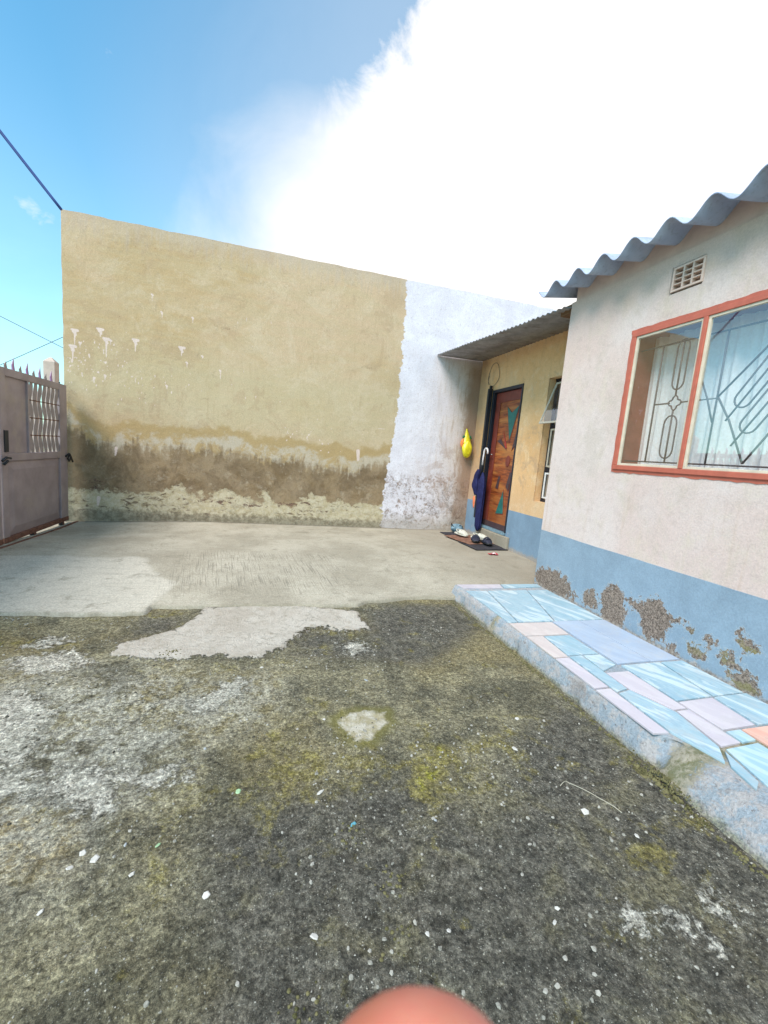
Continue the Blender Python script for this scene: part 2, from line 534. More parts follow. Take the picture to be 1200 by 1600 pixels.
# screed skin
sc_ = q.m('ADD', q.attr('screed'), q.m('ADD', q.m('MULTIPLY', edge, 1.3), q.m('MULTIPLY', q.m('SUBTRACT', nD, .5), .08)))
scm = q.ss(sc_, -.006, .008)
cs = q.mix(q.ss(nB, .35, .65), (.53, .47, .39), (.66, .605, .52))
cs = q.mix(q.m('MULTIPLY', q.ss(q.noise(9, 8, .75, P), .56, .66), .5), cs, (.33, .28, .19))
cs = q.mix(q.m('MULTIPLY', q.ss(nD, .5, .7), .4), cs, (.3, .27, .22))
ckg = q.voro(7, 'DISTANCE_TO_EDGE', q.vm('ADD', P, q.scale(q.vec(nC, nB, 0.0), (.25, .25, 0))))
cs = q.mix(q.m('MULTIPLY', q.m('MULTIPLY', q.ss(ckg, .02, .004), q.ss(nB, .45, .55)), .6), cs, (.16, .14, .10))
cs = q.mix(q.m('MULTIPLY', q.ss(nC, .52, .64), .45), cs, (.38, .33, .25))
c = q.mix(scm, c, cs)
spt = q.m('ADD', q.attr('spot'), q.m('MULTIPLY', edge, .5))
halo = q.m('MULTIPLY', q.m('SUBTRACT', q.ss(spt, -.07, -.01), q.ss(spt, .0, .02)), .6)
c = q.mix(halo, c, (.22, .20, .05))
c = q.mix(q.ss(spt, -.008, .02), c, q.mix(q.ss(nC, .4, .62), (.46, .40, .25), (.66, .61, .50)))
hgt = q.m('ADD', q.m('MULTIPLY', nD, .8), q.m('MULTIPLY', plm, .5))
hgt = q.m('ADD', hgt, q.m('MULTIPLY', nM, 1.4))
hgt = q.m('ADD', hgt, q.m('ADD', q.m('MULTIPLY', nE, .35), q.m('MULTIPLY', nC, 1.2)))
hgt = q.m('ADD', hgt, q.m('ADD', q.m('MULTIPLY', sp, .5), q.m('MULTIPLY', sp2, .25)))
hgt = q.m('ADD', hgt, q.m('MULTIPLY', scm, 1.6))
q.bsdf(c, .93, q.bump(hgt, 1.0, .011), .22)
M['yard'] = m

# slab material
m, q = newmat('screeded_slab')
P = q.P(); x, y, z = q.xyz()
nB = q.noise(1.6, 8, .62, P, .3); nC = q.noise(12, 7, .7, P); nD = q.noise(90, 5, .7, P)
c = q.mix(q.ss(nB, .34, .66), (.34, .305, .235), (.455, .415, .33))
wm = q.m('ADD', q.attr('light'), q.m('MULTIPLY', q.m('SUBTRACT', q.noise(3, 6, .6, P), .5), .35))
c = q.mix(q.m('MULTIPLY', q.ss(wm, -.04, .05), .8), c, (.56, .52, .435))
c = q.mix(q.m('MULTIPLY', q.ss(q.noise(4.5, 9, .7, P, .5), .54, .68), .55), c, (.205, .185, .135))
c = q.mix(q.m('MULTIPLY', q.ss(nC, .5, .72), .35), c, (.20, .18, .14))
# trowel and broom marks
tr1 = q.noise(1, 5, .6, q.vec(q.m('MULTIPLY', x, 3.5), q.m('MULTIPLY', y, 46), 0.0), .35)
rv = q.vec(q.m('ADD', q.m('MULTIPLY', x, 95), q.m('MULTIPLY', y, 12)), q.m('MULTIPLY', y, 3), 0.0)
tr2 = q.noise(1, 3, .5, rv, .2)
brm = q.m('MULTIPLY', q.ss(q.m('ABSOLUTE', q.m('SUBTRACT', x, .0)), 1.0, .55), q.ss(q.m('ABSOLUTE', q.m('SUBTRACT', y, 4.15)), .75, .4))
c = q.mix(q.m('MULTIPLY', q.m('MULTIPLY', q.ss(tr2, .52, .66), brm), .6), c, (.17, .155, .12))
c = q.mix(q.m('MULTIPLY', q.ss(tr1, .5, .7), .3), c, (.24, .22, .17))
c = q.mix(1.0, c, q.mix(q.ss(nD, .3, .7), (.76, .76, .76), (1.22, 1.22, 1.22)), 'MULTIPLY')
# dark dirt line against the walls and by the broken edge
wd = q.m('ADD', q.m('SUBTRACT', 6.455, y), q.m('MULTIPLY', q.m('SUBTRACT', nC, .5), .12))
c = q.mix(q.m('MULTIPLY', q.ss(wd, .09, .02), .65), c, (.10, .085, .06))
ed = q.m('ADD', q.attr('rim'), q.m('MULTIPLY', q.m('SUBTRACT', nC, .5), .10))
c = q.mix(q.m('MULTIPLY', q.ss(ed, .035, -.01), .5), c, (.19, .17, .12))
# mottled darker grey towards the house corner
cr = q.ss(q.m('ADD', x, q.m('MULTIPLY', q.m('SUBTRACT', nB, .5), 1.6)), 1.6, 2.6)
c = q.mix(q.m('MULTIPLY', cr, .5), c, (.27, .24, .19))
hh = q.m('ADD', q.m('ADD', q.m('MULTIPLY', tr1, 1.5), q.m('MULTIPLY', q.m('MULTIPLY', tr2, brm), 1.4)), q.m('ADD', nC, q.m('MULTIPLY', nD, .6)))
q.bsdf(c, .9, q.bump(hh, .55, .005), .25)
M['slab'] = m

# tall wall
m, q = newmat('stained_render')
P = q.P(); x, y, z = q.xyz()
nA = q.noise(.7, 5, .6, P, .3); nB = q.noise(2.6, 8, .66, P, .5); nC = q.noise(13, 8, .72, P); nD = q.noise(70, 5, .7, P)
vs_ = q.noise(1, 6, .65, q.vec(q.m('MULTIPLY', x, 15), 0.0, q.m('MULTIPLY', z, 2.2)), .3)
hs_ = q.noise(1, 6, .65, q.vec(q.m('MULTIPLY', x, 1.4), 0.0, q.m('MULTIPLY', z, 9)), .5)
c = q.mix(q.ss(nA, .38, .62), (.50, .36, .195), (.57, .42, .27))
c = q.mix(q.m('MULTIPLY', q.ss(hs_, .38, .62), .55), c, (.52, .415, .255))
c = q.mix(q.m('MULTIPLY', q.ss(nB, .50, .68), .5), c, (.60, .485, .335))
kh = q.m('MULTIPLY', q.ss(q.m('ABSOLUTE', q.m('SUBTRACT', z, 1.75)), .75, .2), .55)
c = q.mix(kh, c, (.53, .445, .28))
c = q.mix(q.m('MULTIPLY', q.ss(vs_, .54, .70), .32), c, (.42, .30, .17))
c = q.mix(q.m('MULTIPLY', q.ss(nC, .55, .68), .28), c, (.62, .50, .35))
bt_ = q.noise(1.5, 9, .74, q.vm('ADD', P, (2, 0, 8)), .9)
c = q.mix(q.m('MULTIPLY', q.ss(bt_, .53, .60), .42), c, (.435, .305, .185))
c = q.mix(q.m('MULTIPLY', q.ss(bt_, .46, .40), .35), c, (.63, .51, .36))
ck2 = q.voro(1.6, 'DISTANCE_TO_EDGE', q.vm('ADD', P, q.scale(q.vec(nC, 0.0, nB), (.5, 0, .5))))
c = q.mix(q.m('MULTIPLY', q.m('MULTIPLY', q.ss(ck2, .006, .001), q.ss(nB, .5, .58)), .6), c, (.25, .17, .10))
c = q.mix(q.m('MULTIPLY', q.ss(q.noise(7, 8, .75, q.vm('ADD', P, (9, 0, 3)), .8), .58, .70), .4), c, (.41, .28, .155))
fv = q.noise(1, 5, .7, q.vec(q.m('MULTIPLY', x, 60), 0.0, q.m('MULTIPLY', z, 5)), .2)
c = q.mix(q.m('MULTIPLY', q.ss(fv, .55, .7), .22), c, (.40, .30, .17))
scr_ = q.noise(1, 4, .6, q.vec(q.m('MULTIPLY', x, 3), 0.0, q.m('MULTIPLY', z, 7)), 1.5)
c = q.mix(q.m('MULTIPLY', q.ss(q.m('ABSOLUTE', q.m('SUBTRACT', scr_, .52)), .006, .0), .35), c, (.66, .54, .36))
# top edge weathering
tp = q.ss(q.m('ADD', z, q.m('MULTIPLY', q.m('SUBTRACT', vs_, .5), .8)), 3.45, 3.8)
c = q.mix(q.m('MULTIPLY', tp, .55), c, (.50, .42, .34))
# pits
pt = q.m('MULTIPLY', q.ss(q.voro(22, 'F1', P), .13, .05), q.ss(q.xyz(q.voro(22, 'F1', P, 'Color'))[0], .72, .8))
c = q.mix(q.m('MULTIPLY', pt, .7), c, (.25, .12, .06))
ltp = q.m('MULTIPLY', q.ss(q.voro(30, 'F1', q.vm('ADD', P, (3.1, 0, 7.7))), .16, .06), q.ss(q.xyz(q.voro(30, 'F1', q.vm('ADD', P, (3.1, 0, 7.7)), 'Color'))[0], .8, .86))
c = q.mix(q.m('MULTIPLY', ltp, .55), c, (.72, .60, .42))
# damp zone
damp_ = q.m('ADD', q.attr('damp'), q.m('MULTIPLY', q.m('SUBTRACT', q.noise(1.3, 3, .5, q.vec(x, 0.0, q.m('MULTIPLY', z, .25))), .5), .55))
h = q.m('ADD', damp_, q.m('ADD', q.m('MULTIPLY', q.m('SUBTRACT', nB, .5), .42), q.m('MULTIPLY', q.m('SUBTRACT', nC, .5), .16)))
h2 = q.m('ADD', damp_, q.m('ADD', q.m('MULTIPLY', q.m('SUBTRACT', vs_, .5), .5), q.m('MULTIPLY', q.m('SUBTRACT', nC, .5), .35)))
c = q.mix(q.m('MULTIPLY', q.ss(h, .05, -.03), .85), c, (.42, .295, .135))
effl = q.m('MULTIPLY', q.ss(h, -.08, -.16), q.ss(q.noise(5, 9, .75, P, .4), .40, .56))
c = q.mix(q.m('MULTIPLY', effl, .85), c, (.53, .46, .36))
br = q.ss(h2, -.22, -.38)
cb = q.mix(q.ss(nB, .38, .62), (.185, .125, .068), (.31, .225, .135))
cb = q.mix(q.m('MULTIPLY', q.ss(q.noise(6, 8, .75, q.vm('ADD', P, (5, 0, 1)), .3), .54, .66), .65), cb, (.44, .36, .26))
c = q.mix(q.m('MULTIPLY', br, .92), c, cb)
dkl = q.m('MULTIPLY', br, q.ss(q.m('ADD', x, q.m('MULTIPLY', q.m('SUBTRACT', nB, .5), 2.0)), -1.2, -2.3))
c = q.mix(q.m('MULTIPLY', dkl, .5), c, (.13, .095, .055))
# creamy exposed coat near the foot
zf = q.m('ADD', z, q.m('ADD', q.m('MULTIPLY', q.m('SUBTRACT', nB, .5), .85), q.m('MULTIPLY', q.m('SUBTRACT', nC, .5), .28)))
cf = q.mix(q.ss(nC, .35, .6), (.49, .41, .255), (.60, .53, .38))
flk = q.noise(1, 9, .78, q.vec(q.m('MULTIPLY', x, 7), 0.0, q.m('MULTIPLY', z, 17)), .6)
fmk = q.ss(q.noise(1.6, 5, .65, q.vm('ADD', P, (8, 0, 4))), .42, .60)
cf = q.mix(q.m('MULTIPLY', q.m('MULTIPLY', q.ss(flk, .525, .57), fmk), .85), cf, (.17, .12, .075))
cf = q.mix(q.m('MULTIPLY', q.ss(flk, .60, .64), .9), cf, (.06, .035, .03))
c = q.mix(q.m('MULTIPLY', q.ss(zf, .42, .36), .95), c, cf)
zz = q.m('ADD', z, q.m('MULTIPLY', q.m('SUBTRACT', nC, .5), .22))
c = q.mix(q.m('MULTIPLY', q.ss(zz, .15, .06), .85), c, q.mix(q.ss(nC, .4, .6), (.19, .16, .11), (.33, .29, .21)))
# dark flaked scar
fs_ = q.m('ADD', q.attr('scar'), q.m('MULTIPLY', q.m('SUBTRACT', flk, .56), 1.1))
c = q.mix(q.m('MULTIPLY', q.ss(fs_, .0, .02), .85), c, q.mix(q.ss(nD, .4, .6), (.06, .045, .04), (.25, .14, .1)))
# speckled grey film at the far left edge
lf = q.m('MULTIPLY', q.ss(q.m('ADD', x, q.m('MULTIPLY', nC, .5)), -2.05, -2.35), q.m('MULTIPLY', q.ss(z, 1.9, 1.6), q.ss(nD, .40, .6)))
c = q.mix(q.m('MULTIPLY', lf, .75), c, (.15, .135, .10))
# white-washed section
wsd = q.m('ADD', q.attr('white'), q.m('ADD', q.m('MULTIPLY', q.m('SUBTRACT', nC, .5), .13), q.m('MULTIPLY', q.m('SUBTRACT', hs_, .5), .20)))
wm = q.ss(wsd, -.006, .01)
cw = q.mix(q.ss(nB, .35, .65), (.70, .665, .71), (.80, .77, .82))
cw = q.mix(q.m('MULTIPLY', q.ss(q.noise(26, 7, .78, P), .53, .66), .5), cw, (.50, .44, .41))
cw = q.mix(q.m('MULTIPLY', q.ss(q.noise(9, 9, .8, P, .8), .60, .66), .6), cw, (.40, .32, .27))
cw = q.mix(q.m('MULTIPLY', q.ss(fv, .5, .68), .3), cw, (.58, .53, .52))
# beige stain near the corner, plus painted-in shade below the lean-to roof
cn = q.ss(q.m('ADD', x, q.m('ADD', q.m('MULTIPLY', q.m('SUBTRACT', nB, .5), .8), q.m('MULTIPLY', q.m('SUBTRACT', vs_, .5), .5))), 2.35, 3.35)
cn = q.m('MULTIPLY', cn, q.ss(z, 2.82, 2.6))
cw = q.mix(q.m('MULTIPLY', cn, .8), cw, (.56, .45, .34))
cw = q.mix(q.m('MULTIPLY', q.m('MULTIPLY', cn, q.ss(vs_, .50, .62)), .55), cw, (.34, .22, .14))
crn = q.m('ADD', x, q.m('MULTIPLY', q.m('SUBTRACT', nB, .5), .35))
cw = q.mix(q.m('MULTIPLY', q.m('MULTIPLY', q.ss(crn, 2.92, 3.14), q.ss(z, 2.9, 2.5)), .85), cw, (.30, .19, .125))
mb_ = q.m('MULTIPLY', q.m('MULTIPLY', q.ss(q.noise(2.6, 8, .75, q.vm('ADD', P, (6, 0, 2)), .5), .50, .60), q.ss(x, 2.0, 2.9)), q.ss(z, 1.7, 1.1))
cw = q.mix(q.m('MULTIPLY', mb_, .6), cw, (.42, .31, .25))
# low crazed and flaked part
zc = q.m('ADD', z, q.m('MULTIPLY', q.m('SUBTRACT', nB, .5), .5))
low = q.ss(zc, .98, .74)
dv = q.vm('ADD', P, q.scale(q.vec(nC, 0.0, q.noise(9, 6, .7, q.vm('ADD', P, (4, 0, 4)))), (.34, .12, .34)))
ck = q.voro(11, 'DISTANCE_TO_EDGE', q.scale(dv, (1, 1, 1.5)))
ckm = q.m('MULTIPLY', q.m('MULTIPLY', q.ss(ck, q.m('MULTIPLY', nC, .10), .01), low), q.ss(q.noise(5, 6, .75, P), .47, .56))
cw = q.mix(q.m('MULTIPLY', ckm, .8), cw, (.17, .11, .075))
flw = q.m('MULTIPLY', low, q.ss(q.noise(13, 9, .82, q.vm('ADD', P, (2, 0, 9)), .6), .54, .60))
cw = q.mix(q.m('MULTIPLY', flw, .8), cw, (.31, .21, .15))
bnd = q.m('MULTIPLY', q.ss(q.m('ABSOLUTE', q.m('SUBTRACT', zc, .80)), .16, .04), q.ss(x, 1.95, 2.6))
cw = q.mix(q.m('MULTIPLY', q.m('MULTIPLY', bnd, q.ss(nC, .45, .58)), .7), cw, (.38, .26, .20))
cw = q.mix(q.m('MULTIPLY', q.ss(zc, .32, .02), .6), cw, (.36, .31, .24))
c = q.mix(wm, c, cw)
# splashes
spl = q.m('ADD', q.attr('splash'), q.m('MULTIPLY', q.m('SUBTRACT', nD, .5), .012))
sm = q.ss(spl, -.002, .004)
c = q.mix(q.m('MULTIPLY', sm, .85), c, (.74, .60, .54))
c = q.mix(1.0, c, q.mix(q.ss(nD, .3, .7), (.88, .88, .88), (1.10, 1.10, 1.10)), 'MULTIPLY')
hh = q.m('ADD', q.m('MULTIPLY', nC, 1.0), q.m('ADD', q.m('MULTIPLY', nD, .45), q.m('MULTIPLY', vs_, .5)))
hh = q.m('SUBTRACT', hh, q.m('MULTIPLY', q.m('ADD', pt, q.m('ADD', ckm, flw)), .8))
hh = q.m('ADD', hh, q.m('MULTIPLY', wm, .7))
q.bsdf(c, .93, q.bump(hh, .6, .007), .2)
M['tall_wall'] = m


# house plaster with blue band
def house_mat(name, ca, cb, cc, band, streak, peel=True, bandcol=(.24, .32, .395)):
    m, q = newmat(name)
    P = q.P(); x, y, z = q.xyz()
    nA = q.noise(1.1, 5, .6, P, .3); nB = q.noise(4, 8, .68, P, .4); nC = q.noise(17, 8, .72, P); nD = q.noise(95, 5, .7, P)
    vs_ = q.noise(1, 6, .65, q.vec(q.m('MULTIPLY', x, 8), q.m('MULTIPLY', y, 8), q.m('MULTIPLY', z, 1.1)), .3)
    c = q.mix(q.ss(nA, .38, .62), ca, cb)
    c = q.mix(q.m('MULTIPLY', q.ss(nB, .5, .66), .6), c, cc)
    c = q.mix(q.m('MULTIPLY', q.ss(vs_, .52, .7), .35), c, streak)
    c = q.mix(q.m('MULTIPLY', q.ss(nC, .50, .66), .35), c, tuple(v * .76 for v in ca))
    c = q.mix(q.m('MULTIPLY', q.ss(q.noise(2.2, 7, .7, q.vm('ADD', P, (7, 3, 1)), .6), .52, .66), .4), c, tuple(v * .8 for v in cc))
    vv = q.voro(26, 'F1', q.scale(P, (1, 1, .6)))
    fl = q.m('MULTIPLY', q.ss(vv, .2, .1), q.ss(q.xyz(q.voro(26, 'F1', q.scale(P, (1, 1, .6)), 'Color'))[0], .84, .88))
    c = q.mix(q.m('MULTIPLY', fl, .45), c, (.80, .75, .71))
    if not peel:
        an1 = q.noise(3.0, 8, .74, q.vm('ADD', P, (1, 0, 5)), .7)
        c = q.mix(q.m('MULTIPLY', q.ss(an1, .55, .64), .5), c, (.42, .29, .19))
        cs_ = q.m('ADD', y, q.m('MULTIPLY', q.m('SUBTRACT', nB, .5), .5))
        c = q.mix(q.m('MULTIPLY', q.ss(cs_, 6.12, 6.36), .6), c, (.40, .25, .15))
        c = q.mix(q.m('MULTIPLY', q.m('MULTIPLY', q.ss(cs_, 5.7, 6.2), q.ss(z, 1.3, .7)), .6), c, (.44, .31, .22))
        lw = q.m('ADD', z, q.m('MULTIPLY', q.m('SUBTRACT', nC, .5), .5))
        c = q.mix(q.m('MULTIPLY', q.ss(lw, 1.0, .6), .3), c, (.50, .38, .27))
    if peel:
        tpz = q.ss(q.m('ADD', z, q.m('MULTIPLY', q.m('SUBTRACT', nB, .5), .3)), 2.36, 2.62)
        c = q.mix(q.m('MULTIPLY', tpz, .55), c, (.50, .37, .30))  # warm reflected light under the eaves, painted into the plaster
        rn = q.m('MULTIPLY', q.ss(z, 1.2, .7), q.ss(q.noise(1, 4, .6, q.vec(0.0, q.m('MULTIPLY', y, 9), q.m('MULTIPLY', z, .8))), .56, .7))
        c = q.mix(q.m('MULTIPLY', rn, .45), c, (.50, .36, .26))
    # painted band
    bz = q.m('ADD', q.m('SUBTRACT', band, z), q.m('MULTIPLY', q.m('SUBTRACT', q.noise(2.5, 3, .5, P), .5), .012))
    bm = q.ss(bz, -.002, .002)
    bc = q.mix(q.ss(nB, .35, .65), tuple(v * .93 for v in bandcol), tuple(v * 1.07 for v in bandcol))
    bc = q.mix(q.m('MULTIPLY', q.ss(vs_, .5, .75), .25), bc, tuple(v * 1.25 for v in bandcol))
    bc = q.mix(q.m('MULTIPLY', q.ss(nC, .58, .72), .2), bc, tuple(v * .7 for v in bandcol))
    c = q.mix(bm, c, bc)
    if not peel:
        gz_ = q.m('ADD', z, q.m('MULTIPLY', q.m('SUBTRACT', nC, .5), .16))
        c = q.mix(q.m('MULTIPLY', q.ss(gz_, .07, .02), .75), c, (.36, .31, .25))
        pk = q.ss(q.m('ADD', q.noise(6, 8, .78, P), q.m('MULTIPLY', z, -.12)), .60, .615)
        c = q.mix(q.m('MULTIPLY', q.m('MULTIPLY', pk, bm), q.ss(z, .4, .15)), c, (.55, .42, .33))
    hgt = q.m('ADD', q.m('MULTIPLY', nC, .8), q.m('ADD', q.m('MULTIPLY', nD, .6), q.m('MULTIPLY', bm, .25)))
    if peel:
        pe = q.m('ADD', q.attr('peel'), q.m('ADD', q.m('MULTIPLY', q.m('SUBTRACT', q.noise(24, 8, .8, P), .5), .19), q.m('MULTIPLY', q.m('SUBTRACT', q.noise(9, 5, .7, P), .5), .30)))
        pm = q.ss(pe, .0, .006)
        rim = q.m('SUBTRACT', q.ss(pe, -.012, -.004), pm)
        dv = q.noise(55, 7, .8, P)
        pc = q.mix(q.ss(q.noise(85, 7, .8, P), .38, .62), (.075, .055, .045), (.36, .285, .23))
        pc = q.mix(q.m('MULTIPLY', q.ss(q.noise(7, 5, .7, P), .52, .62), q.m('MULTIPLY', q.ss(y, 2.2, 1.7), .6)), pc, (.24, .215, .08))
        c = q.mix(q.m('MULTIPLY', rim, .6), c, (.42, .47, .50))
        c = q.mix(pm, c, pc)
        fo = q.ss(q.m('ADD', z, q.m('MULTIPLY', q.m('SUBTRACT', nC, .5), .14)), .035, .0)
        c = q.mix(q.m('MULTIPLY', fo, .85), c, q.mix(q.ss(dv, .4, .6), (.20, .16, .13), (.5, .44, .38)))
        hgt = q.m('SUBTRACT', hgt, q.m('MULTIPLY', pm, q.m('ADD', 1.4, q.m('MULTIPLY', dv, -1.8))))
    c = q.mix(1.0, c, q.mix(q.ss(nD, .3, .7), (.91, .91, .91), (1.08, 1.08, 1.08)), 'MULTIPLY')
    q.bsdf(c, .88, q.bump(hgt, .55, .006), .25)
    return m


M['house_wall'] = house_mat('house_plaster', (.63, .495, .445), (.66, .56, .52), (.61, .52, .43), .557, (.56, .47, .35))
M['annex_wall'] = house_mat('annex_plaster', (.68, .42, .20), (.74, .50, .27), (.78, .60, .38), .55, (.46, .31, .2), False, (.19, .285, .385))

# step slab render
m, q = newmat('flaking_blue_render')
P = q.P(); nB = q.noise(3.5, 8, .7, P, .4); nC = q.noise(14, 9, .78, P, .3); nD = q.noise(90, 5, .7, P)
c = q.mix(q.ss(nC, .46, .52), (.33, .385, .43), (.44, .425, .42))
c = q.mix(q.m('MULTIPLY', q.ss(nB, .5, .6), .6), c, (.29, .36, .42))
c = q.mix(q.m('MULTIPLY', q.ss(q.noise(30, 7, .8, P), .58, .64), .8), c, (.16, .14, .13))
c = q.mix(q.m('MULTIPLY', q.ss(q.noise(6, 9, .8, q.vm('ADD', P, (1, 4, 2)), .6), .54, .62), .65), c, (.30, .27, .25))
c = q.mix(1.0, c, q.mix(q.ss(nD, .3, .7), (.8, .8, .8), (1.16, 1.16, 1.16)), 'MULTIPLY')
x, y, z = q.xyz()
lowz = q.ss(q.m('ADD', z, q.m('MULTIPLY', q.m('SUBTRACT', nC, .5), .10)), -.085, -.115)
c = q.mix(q.m('MULTIPLY', lowz, .75), c, q.mix(q.ss(nD, .4, .6), (.10, .09, .05), (.3, .28, .16)))
mm = q.ss(q.m('ADD', q.attr('mossy'), q.m('MULTIPLY', q.m('SUBTRACT', nC, .5), .3)), .0, .04)
c = q.mix(q.m('MULTIPLY', mm, .85), c, q.mix(q.ss(nC, .42, .58), (.16, .15, .05), (.40, .36, .27)))
q.bsdf(c, .9, q.bump(q.m('ADD', nC, q.m('MULTIPLY', nD, .5)), 1.0, .016), .25)
M['step_render'] = m


def tile_mat(name, a, b, vein, amt):
    m, q = newmat(name)
    P = q.P()
    oi = q.n.new('ShaderNodeObjectInfo').outputs['Random']
    x, y, z = q.xyz()
    off = q.m('MULTIPLY', oi, 30)
    dv = q.vec(q.m('ADD', q.m('ADD', q.m('MULTIPLY', x, 6), q.m('MULTIPLY', y, 2.5)), off), q.m('ADD', q.m('MULTIPLY', y, 1.2), off), off)
    n = q.noise(1, 6, .6, dv, 2.0)
    n2 = q.noise(9, 6, .7, P)
    c = q.mix(q.ss(n, .34, .62), a, b)
    c = q.mix(q.m('MULTIPLY', q.ss(q.m('ABSOLUTE', q.m('SUBTRACT', n, .5)), .05, .0), amt), c, vein)
    c = q.mix(q.m('MULTIPLY', q.ss(n2, .55, .72), .22), c, tuple(v * .7 for v in a))
    ds = q.noise(7, 9, .8, q.vm('ADD', P, (3, 3, 0)), .5)
    c = q.mix(q.m('MULTIPLY', q.ss(ds, .46, .66), .42), c, (.46, .455, .44))
    c = q.mix(q.m('MULTIPLY', q.ss(q.noise(45, 7, .8, P), .62, .68), .5), c, (.30, .27, .23))
    q.bsdf(c, q.ss(ds, .4, .7, .28, .75), q.bump(n2, .05, .002), .45)
    return m


M['t_blue'] = tile_mat('tile_blue_marble', (.27, .43, .51), (.52, .63, .67), (.18, .34, .45), .6)
M['t_cyan'] = tile_mat('tile_cyan', (.32, .51, .59), (.46, .61, .66), (.18, .38, .52), .4)
M['t_grey'] = tile_mat('tile_grey_blue', (.36, .44, .56), (.41, .49, .60), (.32, .41, .52), .2)
M['t_pink'] = tile_mat('tile_lilac', (.52, .48, .53), (.59, .55, .59), (.46, .42, .47), .2)
M['t_cream'] = tile_mat('tile_cream', (.56, .48, .46), (.62, .55, .52), (.5, .43, .4), .2)
M['t_salmon'] = tile_mat('tile_salmon', (.70, .38, .29), (.76, .46, .36), (.6, .3, .22), .25)

# ------------------------------------------------------------------ ground
SLAB_EDGE = [(-3.2, 3.30), (-2.3, 3.29), (-1.677, 3.270), (-1.216, 3.225), (-0.788, 3.225), (-0.785, 3.345), (-0.500, 3.327), (0.111, 3.327), (0.782, 3.300), (0.882, 3.378), (1.284, 3.452), (1.744, 3.470), (3.4, 3.5)]
SLAB_POLY = SLAB_EDGE + [(3.4, 8), (-3.2, 8)]
SCREED = [(-0.832, 2.629), (-0.825, 2.783), (-0.709, 2.845), (-0.569, 2.937), (-0.456, 3.155), (-0.409, 3.34), (0.256, 3.361), (0.738, 3.222), (0.790, 2.896), (0.639, 2.847), (0.545, 2.883), (0.479, 2.947), (0.329, 2.928), (0.222, 2.742), (0.151, 2.625), (-0.014, 2.527), (-0.231, 2.557), (-0.598, 2.545)]
PALE = [[(-1.314, 2.637), (-1.216, 2.667), (-1.060, 2.736), (-0.910, 2.557), (-1.023, 2.512), (-1.121, 2.452), (-1.269, 2.576)],
        [(-1.310, 2.803), (-1.228, 2.936), (-1.133, 2.856), (-1.247, 2.775)],
        [(-1.177, 2.271), (-1.120, 2.323), (-0.897, 2.097), (-0.878, 1.907), (-0.869, 1.787), (-0.921, 1.758), (-1.3, 1.9)],
        [(-0.714, 1.608), (-0.684, 1.720), (-0.526, 1.695), (-0.485, 1.618), (-0.480, 1.478), (-0.547, 1.497), (-0.631, 1.555)],
        [(-1.1, 1.75), (-0.775, 1.700), (-0.751, 1.598), (-0.849, 1.615), (-1.1, 1.6)],
        [(-0.305, 2.072), (-0.195, 2.209), (-0.098, 2.300), (-0.057, 2.193), (-0.178, 2.055), (-0.265, 2.011)],
        [(0.552, 2.637), (0.660, 2.706), (0.685, 2.600), (0.580, 2.537)],
        [(-0.490, 1.653), (-0.288, 1.656), (-0.231, 1.611), (-0.367, 1.581), (-0.467, 1.615)],
        [(1.094, 0.837), (1.136, 0.820), (1.117, 0.780), (1.077, 0.797)],
        [(1.190, 0.797), (1.267, 0.776), (1.247, 0.754), (1.211, 0.770)],
        [(1.272, 0.740), (1.294, 0.711), (1.259, 0.695)],
        [(1.384, 0.827), (1.433, 0.794), (1.437, 0.769), (1.365, 0.793)]]
SPOT = [(0.376, 1.868), (0.480, 1.923), (0.632, 1.888), (0.623, 1.807), (0.515, 1.698), (0.434, 1.692), (0.402, 1.775)]
DARK = [[(0.107, 1.456), (-0.186, 1.344), (-0.143, 1.127), (-0.106, 0.839), (-.1, -2), (1.9, -2), (1.9, 1.4), (1.8, 1.9), (1.649, 1.890), (1.193, 1.624), (0.830, 1.213), (0.577, 1.512), (0.300, 1.455)],
        [(-0.878, 2.834), (-0.799, 3.203), (-0.607, 3.241), (-0.460, 3.155), (-0.569, 2.937), (-0.709, 2.845), (-0.825, 2.783)],
        [(0.222, 2.742), (0.329, 2.928), (0.479, 2.947), (0.589, 2.851), (0.684, 2.704), (0.875, 3.35), (1.261, 3.42), (1.75, 3.45), (1.75, 2.867), (1.023, 2.334), (0.502, 2.476), (0.190, 2.552)]]
TAN = [(-1.4, 1.6), (-0.728, 1.598), (-0.510, 1.427), (-0.515, 1.254), (-0.655, 1.227), (-1.4, 1.2)]
OLIVE = [(-0.195, 1.709), (0.228, 1.767), (0.9, 1.75), (1.2, 1.5), (.6, 1.3), (0.173, 1.385), (-0.023, 1.314), (-0.194, 1.396)]
BLOOM = [(-2, 2.6), (-.9, 2.55), (.1, 2.35), (.15, 2.0), (-.3, 1.6), (-.5, 1.2), (-2, 1.0)]


def union(x, y, polys):
    d = np.full(x.shape, -1e9)
    for p in polys: d = np.maximum(d, sdf_poly(x, y, p))
    return d


def rough_ground(x, y):
    scr = sdf_poly(x, y, SCREED) + .02 * vnoise(x, y, 9, 3, 3)
    z = hg(x, y) + .010 * vnoise(x, y, 1.7, 1, 4) + .0065 * vnoise(x, y, 12, 2, 4)
    sm_ = sstep(-.012, .006, scr)
    z = z * (1 - sm_) + (hg(x, y) + .014 + .003 * vnoise(x, y, 4, 5, 3)) * sm_
    dk = union(x, y, DARK[1:]) + .04 * vnoise(x, y, 6, 6, 3)
    z -= .010 * sstep(-.01, .04, dk) * (1 - sm_)
    return z


def ground_patch(name, xs, ys):
    X, Y = np.meshgrid(xs, ys)
    Z = rough_ground(X, Y)
    return X, Y, Z


